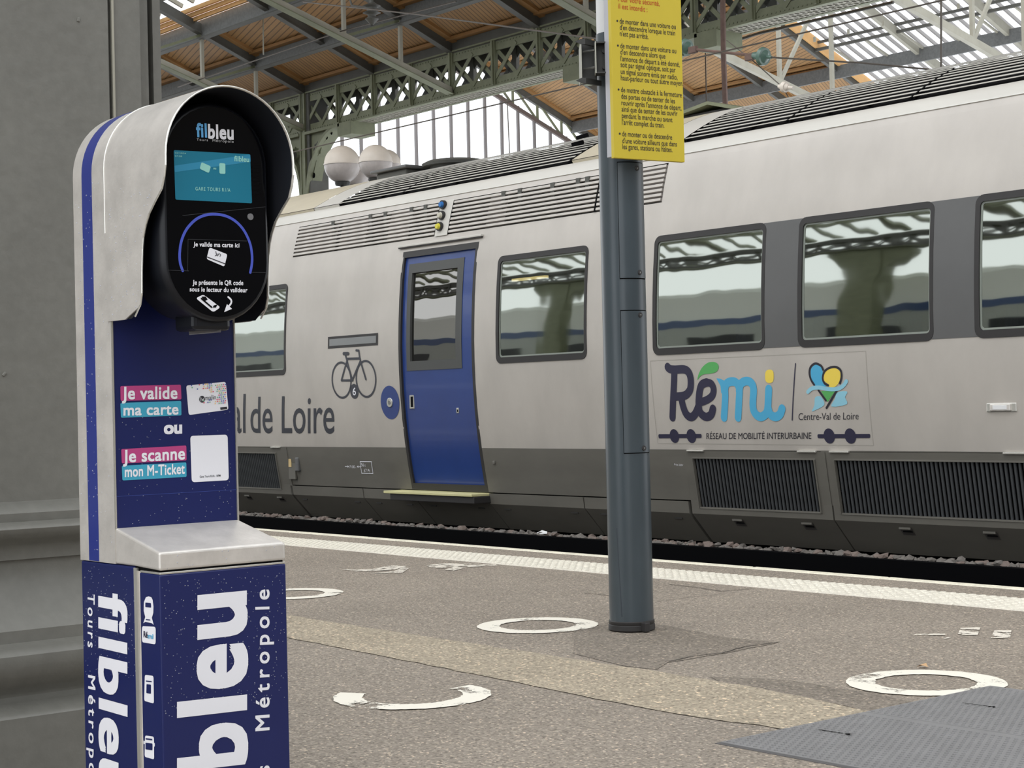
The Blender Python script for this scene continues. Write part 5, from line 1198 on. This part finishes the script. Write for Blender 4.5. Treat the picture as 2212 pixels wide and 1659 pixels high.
# ------------------------------------------------------------------ wires, rods and insulators
def wire(pts, r_, name, label, m=wire_mat, cat='wire', sag=0):
    o = MB().tube(pts, r_, 6).build(name, m); return tag(o, label, cat)
P_ = lambda x, y, Y: hit(x, y, Y=Y)
_a, _b = P_(640,327,11.3), P_(1290,175,11.3)
wire([_a-(_b-_a)*2.2, _a, _b, _b+(_b-_a)*((20-_b.x)/(_b.x-_a.x))], .007, 'contact_wire', 'thin straight wire running above the train roof towards the notice')
wire([P_(384,188,14.8), P_(735,68,14.8), P_(985,3,14.8)], .010, 'tie_cable', 'steel cable lying along the dark roof purlin at upper left')
wire([P_(655,4,12.5), P_(900,31,12.2), P_(1284,83,11.8), P_(1470,103,11.6)], .009, 'span_wire', 'span wire sloping down towards the notice under the boarded roof')
sw = thing('insulated_span', 'overhead span wire with green glass insulators right of the yellow notice', 'wire', tuple(P_(1640,122,11.6)))
MB().tube([P_(1490,105,11.6), P_(1620,119,11.6), P_(1668,124,11.6), P_(1860,136,11.6), P_(2030,152,11.6)], .008, 6).build('span_wire', wire_mat, sw)
MB().tube([P_(1500,107,11.6), P_(1612,118,11.6)], .014, 6).build('turnbuckle', rust, sw)
MB().tube([P_(1570,87,11.65), P_(1625,130,11.65), P_(1690,188,11.65), P_(1706,215,11.65)], .005, 6).build('stay_wire', wire_mat, sw)
for (x, y, R0) in ((1649,122,.085),(1482,103,.085),(1695,188,.05)):
    c = P_(x, y, 11.6); ax1 = (P_(x+20, y+2, 11.6)-c).normalized()
    vs = [(-.10,.03),(-.03,.045),(0,.06)]
    k5 = R0/.085
    MB().cyl(c-ax1*.12*k5, c-ax1*.01, .03*k5, 14, .05*k5).cyl(c-ax1*.015, c+ax1*.02, R0, 18, R0*.92).cyl(c+ax1*.02, c+ax1*.045, R0*.7, 16, .02).cyl(c+ax1*.04, c+ax1*.10, .015, 8).build('insulator', glass_green if R0 > .06 else globe_mat, sw, smooth=True)
for (x, y) in ((1497,105),(1620,120)): c = P_(x, y, 11.6); MB().box(c.x-.05,c.x+.05,c.y-.02,c.y+.02,c.z-.045,c.z+.02).build('wire_clamp', rust, sw, bevel=.006)
wire([P_(1561,-30,16.4), P_(1563,125,16.4), P_(1567,232,16.4)], .035, 'hanger_rod', 'reddish vertical hanger rod in front of the girder at right', rust, 'rod')
wire([P_(1519,-40,19), P_(1524,120,19), P_(1526,222,19)], .010, 'hanger_rod', 'thin vertical rod hanging over the big dark roof box', wire_mat, 'rod')
wire([P_(1095,205,12.2), P_(1101,336,12.2)], .006, 'hanging_wire', 'thin vertical wire hanging in front of the glazed gable', wire_mat)
wire([P_(2033,-20,12), P_(2033,152,12)], .009, 'hanging_wire', 'vertical hanging wire at far right in front of the skylight', wire_mat)
wire([P_(568,0,15.2), P_(569,118,15.2)], .012, 'hanging_rod', 'short pale rod hanging below the roof at upper left', iron_pale, 'rod')
wire([P_(1520,110,18.6),P_(1640,72,18.6),P_(1760,44,18.6),P_(1930,5,18.6)], .022, 'cable_conduit', 'dark conduit running along under the right end of the girder', iron_dark, 'pipe')
ov = thing('overhead_bracket', 'small overhead wire bracket with stacked insulator at top left of the roof', 'insulator', tuple(P_(803,25,13)))
c = P_(803,28,13); MB().lathe((c.x,c.y,c.z),[(.02,-.16),(.05,-.12),(.09,-.08),(.05,-.05),(.06,-.02),(.12,0),(.06,.03),(.07,.07),(.12,.09),(.03,.13),(.02,.3)],16).build('insulator', iron_dark, ov, smooth=True)
MB().tube([P_(755,-5,13), P_(760,12,13), P_(800,18,13), P_(815,22,13)], .014, 6).build('wire_arm', iron_dark, ov)
# ------------------------------------------------------------------ what stands behind the camera (seen in the train windows)
tag(MB().box(20,20.4,-14,34,-1.2,11).build('wall_head_building', mat('head_building_stone', rgb(96,90,82), .9)), kind='structure')
tag(MB().add([(-60,-5.2,0),(20,-5.2,0),(20,-5.2,-1.1),(-60,-5.2,-1.1),(20,-14,-1.1),(-60,-14,-1.1)],[(0,1,2,3),(3,2,4,5)]).build('trackbed_back', MATS['ballast_dust']), kind='structure')
t2 = thing('stabled_train', 'pale train with a blue stripe stabled behind the camera, seen mirrored in the windows', 'train', (-30,-6,0))
MB().box(-58,-9,-8.2,-5.6,.1,5.0).build('body', mat('pale_body', rgb(232,234,230), .5), t2, bevel=.25)
MB().box(-58.1,-8.9,-5.61,-5.58,.1,3.1).build('lower_body', mat('grey_body', rgb(170,174,170), .5), t2)
MB().box(-58.1,-8.9,-5.63,-5.57,3.1,3.45).build('stripe', mat('stripe_navy', rgb(58,80,124), .4), t2)
for k in range(13): MB().box(-57+k*3.6,-55.2+k*3.6,-5.6,-5.56,1.5,2.6).build('window', black_gloss, t2)
backg = girder(-4.75, -48, 38, 'iron lattice girder behind the camera, seen only mirrored in the train windows', detail=False)
for X in (-45.1,-36.4,-27.7,-19.4,-10.5): 
    cb = thing('back_column', 'iron column behind the camera, seen mirrored in the windows', 'column', (X,-4.6,0), group='columns behind the camera')
    MB().box(X-.3,X+.3,-4.85,-4.45,0,5.9).build('shaft', iron, cb, bevel=.03); MB().prism([(X-.3,-4.8,4.4),(X+.3,-4.8,4.4),(X+.45,-4.8,5.2),(X+.9,-4.8,5.75),(X+.9,-4.8,5.95),(X-.9,-4.8,5.95),(X-.9,-4.8,5.75),(X-.45,-4.8,5.2)],(0,.3,0)).build('bracket', iron, cb)
rz = thing('ceiling_back', 'glazed roof slope behind the camera', 'roof', (-20,-3,8), kind='structure')
zC = lambda Y: 6.78+MS*(Y+4.7)
for k in range(60):
    X = -48+k*.75; MB().bar((X,-4.5,zC(-4.5)),(X,3.5,zC(3.5)),.10 if k%3 else .24,.1).build('glazing_bar', iron, rz)
for Y in (-3.4,-2,-.6,1): MB().box(-48,-3,Y-.04,Y+.04,zC(Y)-.14,zC(Y)).build('purlin', iron, rz)
